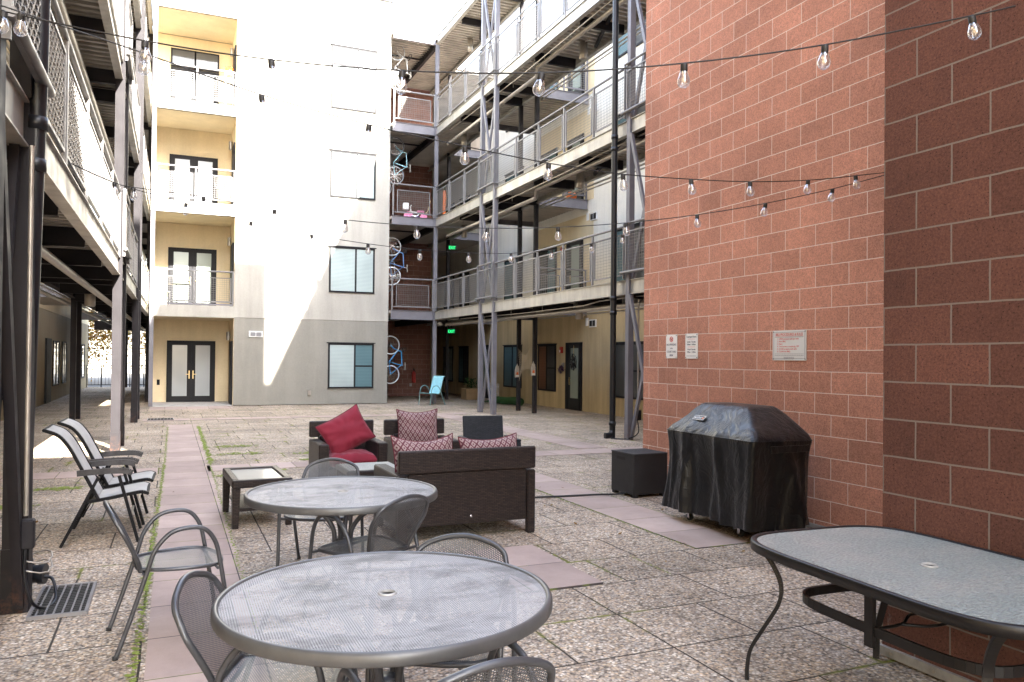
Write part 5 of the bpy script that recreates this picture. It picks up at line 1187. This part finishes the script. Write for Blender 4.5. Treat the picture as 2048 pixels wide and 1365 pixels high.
m = MB(); m.bar((.01, 0, .1), (.01, 0, .52), .012); m.build('ribbon', 'brass', t)
t = thing('tinsel_decoration', 'purple tinsel bow on the ochre wall left of the door', 'decoration', (11.5, 22.32, 1.25))
m = MB()
for i in range(70):
    a = rn.random()*6.28; q = Vector((rn.uniform(-.04, .03), .19*math.cos(a)*rn.random()**.5, .12*math.sin(a)*rn.random()**.5)); d = Vector((rn.uniform(-1, 1), rn.uniform(-1, 1), rn.uniform(-1, 1))).normalized()*.05; m.bar(q-d, q+d, .018, .004)
m.build('tinsel', 'purple', t)
t = thing('tricycle', 'pink and white toy tricycle with basket behind the second walkway railing', 'tricycle', (8.05, 26.6, 6.42), R(80))
m = MB(); m.tube([(.15, .14, .14), (0, 0, .3), (.0, .32, .32), (0, .36, .5)], .02, 8); m.tube([(-.15, .14, .14), (0, 0, .3)], .02, 8); m.tube([(-.17, .33, .52), (0, .36, .5), (.17, .33, .52)], .016, 8); m.tube([(0, .35, .4), (0, .40, .14)], .018, 8); m.build('frame', 'white', t)
for x, y, r_ in ((-.17, -.1, .12), (.17, -.1, .12), (0, .42, .16)): m = MB(); m.tube([(x-.025, y, r_), (x+.025, y, r_)], r_, 16); m.build('wheel', 'pink', t)
m = MB(); m.bbox(-.14, .14, .42, .62, .38, .6, .01); m.build('basket', 'white', t)
m = MB(); m.bbox(-.1, .1, -.14, .12, .30, .35, .01); m.build('seat', 'pink', t)
m = MB(); m.tube([(0, -.1, .14), (0, -.28, .4), (0, -.36, .75)], .012, 6); m.build('push_bar', 'brass', t)
t = thing('toy_heap', 'heap of pink and purple toys on the second walkway floor', 'toys', (7.75, 26.3, 6.42))
for i, (x, y, r_, mt) in enumerate(((-.22, 0, .12, 'pink'), (0, .05, .14, 'white'), (.12, -.03, .1, 'purple'), (-.1, -.06, .09, 'purple'), (.3, 0, .08, 'pink'))):
    m = MB(); m.lathe([(0, 0), (r_*.9, .01), (r_, r_*.5), (r_*.7, r_*.95), (0, r_*1.1)], 12, (x, y, 0)); m.build('toy', mt, t)
t = thing('orange_post', 'orange and green plastic poles leaning on the second walkway', 'pole', (9.2, 27.4, 6.42))
m = MB(); m.tube([(0, 0, 0), (.02, .02, 1.35)], .06, 10); m.build('orange_pole', 'orange', t)
m = MB(); m.tube([(.02, .02, 1.351), (.02, .02, 1.55)], .03, 8); m.build('green_pole', 'green', t)
t = thing('pumpkin', 'orange pumpkin on the bridge floor in front of the upper door', 'pumpkin', (11.1, 20.95, 6.42))
m = MB(); m.lathe([(0, .0), (.1, .01), (.16, .08), (.16, .16), (.1, .23), (.02, .24), (0, .23)], 18); m.build('gourd', 'orange', t); m = MB(); m.bar((0, 0, .22), (.02, 0, .28), .02); m.build('stem', 'green', t)
t = thing('cardboard_box', 'brown cardboard box beside the facade corner under the bicycles', 'box', (7.1, 28.2, 0), R(8))
m = MB(); m.bbox(-.18, .18, -.15, .15, 0, .36, .006); m.build('body', 'cardb', t); m = MB(); m.box(-.02, .02, -.152, .152, .361, .363); m.build('tape', 'stone', t)

# ---------------------------------------------------------------- balcony things
t = thing('balcony_table', 'small round iron table on the first balcony in sunlight', 'table', (.25, 27.2, 3.16))
m = MB(); m.lathe([(0, .70), (.33, .70), (.33, .72), (0, .72)], 24); m.build('tabletop', 'rail', t)
for k in range(3): a = k*2.09; m = MB(); m.tube(spline([(.22*math.cos(a), .22*math.sin(a), .70), (.08*math.cos(a), .08*math.sin(a), .4), (.26*math.cos(a), .26*math.sin(a), 0)], 5), .012, 6); m.build('leg', 'frame', t)
t = thing('balcony_chair', 'light metal garden chair on the first balcony left of its table', 'chair', (-.25, 27.1, 3.16), R(-80))
m = MB(); m.box(-.2, .2, -.2, .2, .43, .45); m.build('seat', 'wframe', t)
for sx in (-1, 1):
    for sy in (-1, 1): m = MB(); m.bar((sx*.18, sy*.18, 0), (sx*.18, sy*.18, .43), .02); m.build('leg', 'wframe', t)
m = MB(); m.tube([(-.18, -.19, .45), (-.18, -.27, .9), (.18, -.27, .9), (.18, -.19, .45)], .012, 6)
for x in (-.1, 0, .1): m.bar((x, -.2, .45), (x, -.27, .9), .012)
m.build('backrest', 'wframe', t)
t = thing('plant_stand', 'black wire plant stand on the second balcony behind the railing', 'plant stand', (1.4, 27.0, 6.38))
m = MB(); m.bar((0, 0, 0), (0, 0, .75), .03); m.tube(spline([(-.14, 0, .82), (-.12, 0, .68), (0, 0, .62), (.12, 0, .68), (.14, 0, .82)], 4), .02, 6); m.build('stem', 'cart', t)
for k in range(3): m = MB(); m.bar((0, 0, .03), (.16*math.cos(k*2.09), .16*math.sin(k*2.09), 0.01), .02); m.build('leg', 'cart', t)
t = thing('flower_rack', 'white plant rack with orange flowers at the corner of the top balcony', 'plant rack', (1.62, 26.6, 9.52))
m = MB()
for x in (-.12, .12):
    for y in (-.1, .1): m.bar((x, y, 0), (x, y, 1.15), .02)
m.build('rack_frame', 'white', t)
for z in (.2, .62, 1.1):
    m = MB(); m.box(-.13, .13, -.11, .11, z, z+.02); m.build('shelf', 'white', t)
    m = MB(); m.lathe([(0, z+.021), (.06, z+.021), (.08, z+.14), (0, z+.14)], 12); m.build('pot', 'stone', t)
m = MB()
for i in range(50):
    p = Vector((rn.uniform(-.12, .12), rn.uniform(-.1, .1), 1.26+rn.uniform(-.05, .1))); d = Vector((rn.uniform(-1, 1), rn.uniform(-1, 1), rn.uniform(-1, 1))).normalized()*.035; e = d.orthogonal().normalized()*.03; m.add([p-d, p+e, p+d, p-e], [[0, 1, 2, 3]])
m.build('flowers', 'orange', t)

# ---------------------------------------------------------------- end fence, trees and street beyond the passage
t = thing('end_railing', 'black picket railing closing the far end of the left passage', 'railing', (-2, 42.3, 0))
m = MB()
for z in (.12, .9, 1.05): m.bar((-1.7, 0, z), (1.5, 0, z), .035)
m.build('rail', 'frame', t)
m = MB()
for z in (1.55, 1.85): m.bar((-1.7, 0, z), (1.5, 0, z), .03)
for x in (-1.6, 1.4): m.bar((x, 0, 1.051), (x, 0, 3), .03)
m.build('upper_cable', 'frame', t)
for i in range(6): x = -1.65+.62*i; m = MB(); m.bar((x, 0, 0), (x, 0, 1.03), .045); m.build('post', 'frame', t)
for i in range(21): x = -1.6+.15*i; m = MB(); m.bar((x, 0, .12), (x, 0, .9), .014); m.build('baluster', 'frame', t)
def tree(label, x, y, h, r_, n, seed, cz=.55):
    t = thing('autumn_tree', label, 'tree', (x, y, 0), 0, 'autumn trees beyond the passage'); rn = random.Random(seed)
    m = MB(); tr = [(0, 0, 0), (.1, .05, h*.2), (-.05, .1, h*.45), (.05, 0, h*.8)]; m.tube(spline(tr, 4), [.2-.014*i for i in range(13)], 8)
    cl = []
    for k in range(14):
        a = rn.random()*6.28; z0 = h*rn.uniform(.1, .6); e = Vector((r_*rn.uniform(.4, .95)*math.cos(a), r_*rn.uniform(.4, .95)*math.sin(a), z0+h*rn.uniform(-.02, .3))); m.tube([(0, 0, z0), e*.5+Vector((0, 0, z0*.5+.1)), e], [.07, .04, .015], 5); cl.append(e)
    m.build('trunk', 'bark', t)
    m = MB()
    for k in range(60): a = rn.random()*6.28; q = rn.random()**.5; cl.append(Vector((r_*q*math.cos(a), r_*q*math.sin(a), h*cz+h*.5*rn.uniform(-1, 1)*(1-q*q*.5))))
    for i in range(n):
        c = rn.choice(cl); p = c+Vector((rn.gauss(0, .45), rn.gauss(0, .45), rn.gauss(0, .38))); d = Vector((rn.uniform(-1, 1), rn.uniform(-1, 1), rn.uniform(-1, 1))).normalized()*rn.uniform(.05, .09); e = d.cross(Vector((rn.random(), rn.random(), rn.random()))).normalized()*d.length*.7
        m.add([p-d, p+e, p+d, p-e], [[0, 1, 2, 3]])
    m.build('crown', 'leafy', t)
tree('golden autumn tree seen through the passage, left of the gallery columns', -4.6, 50, 6.5, 2.8, 9000, 1)
tree('golden autumn tree seen through the passage, right of the gallery columns', -.4, 51.5, 7, 3.0, 9000, 2)
tree('golden autumn tree at the far left behind the passage', -9.5, 53, 7, 3.2, 7000, 3)
tree('golden autumn tree half hidden behind the facade building', 4.2, 53, 7, 3.2, 6000, 4)
m = MB(); m.box(-60, 60, 70, 71, 0, 9); tag(m.build('street_building', 'grey'), 'pale building far behind the autumn trees', 'building')
# fallen leaves on the paving
m = MB(); rn = random.Random(12)
for i in range(150):
    z_ = rn.choice(((-3.2, -1.0, 6, 24), (-.6, 3.5, 8, 24), (3.5, 5.6, 4.5, 11), (8.6, 11.3, 14, 24)))
    x, y = rn.uniform(z_[0], z_[1]), rn.uniform(z_[2], z_[3]); a = rn.random()*6.28; l_ = rn.uniform(.015, .035); d = Vector((math.cos(a)*l_, math.sin(a)*l_, rn.uniform(0, .008))); e = Vector((-math.sin(a)*l_*.6, math.cos(a)*l_*.6, 0)); p = Vector((x, y, .012))
    m.add([p-d, p+e, p+d+Vector((0, 0, .004)), p-e], [[0, 1, 2, 3]])
o = m.build('fallen_leaves', 'leafy'); o['kind'] = 'stuff'; o['label'] = 'small dry leaves scattered on the courtyard paving'
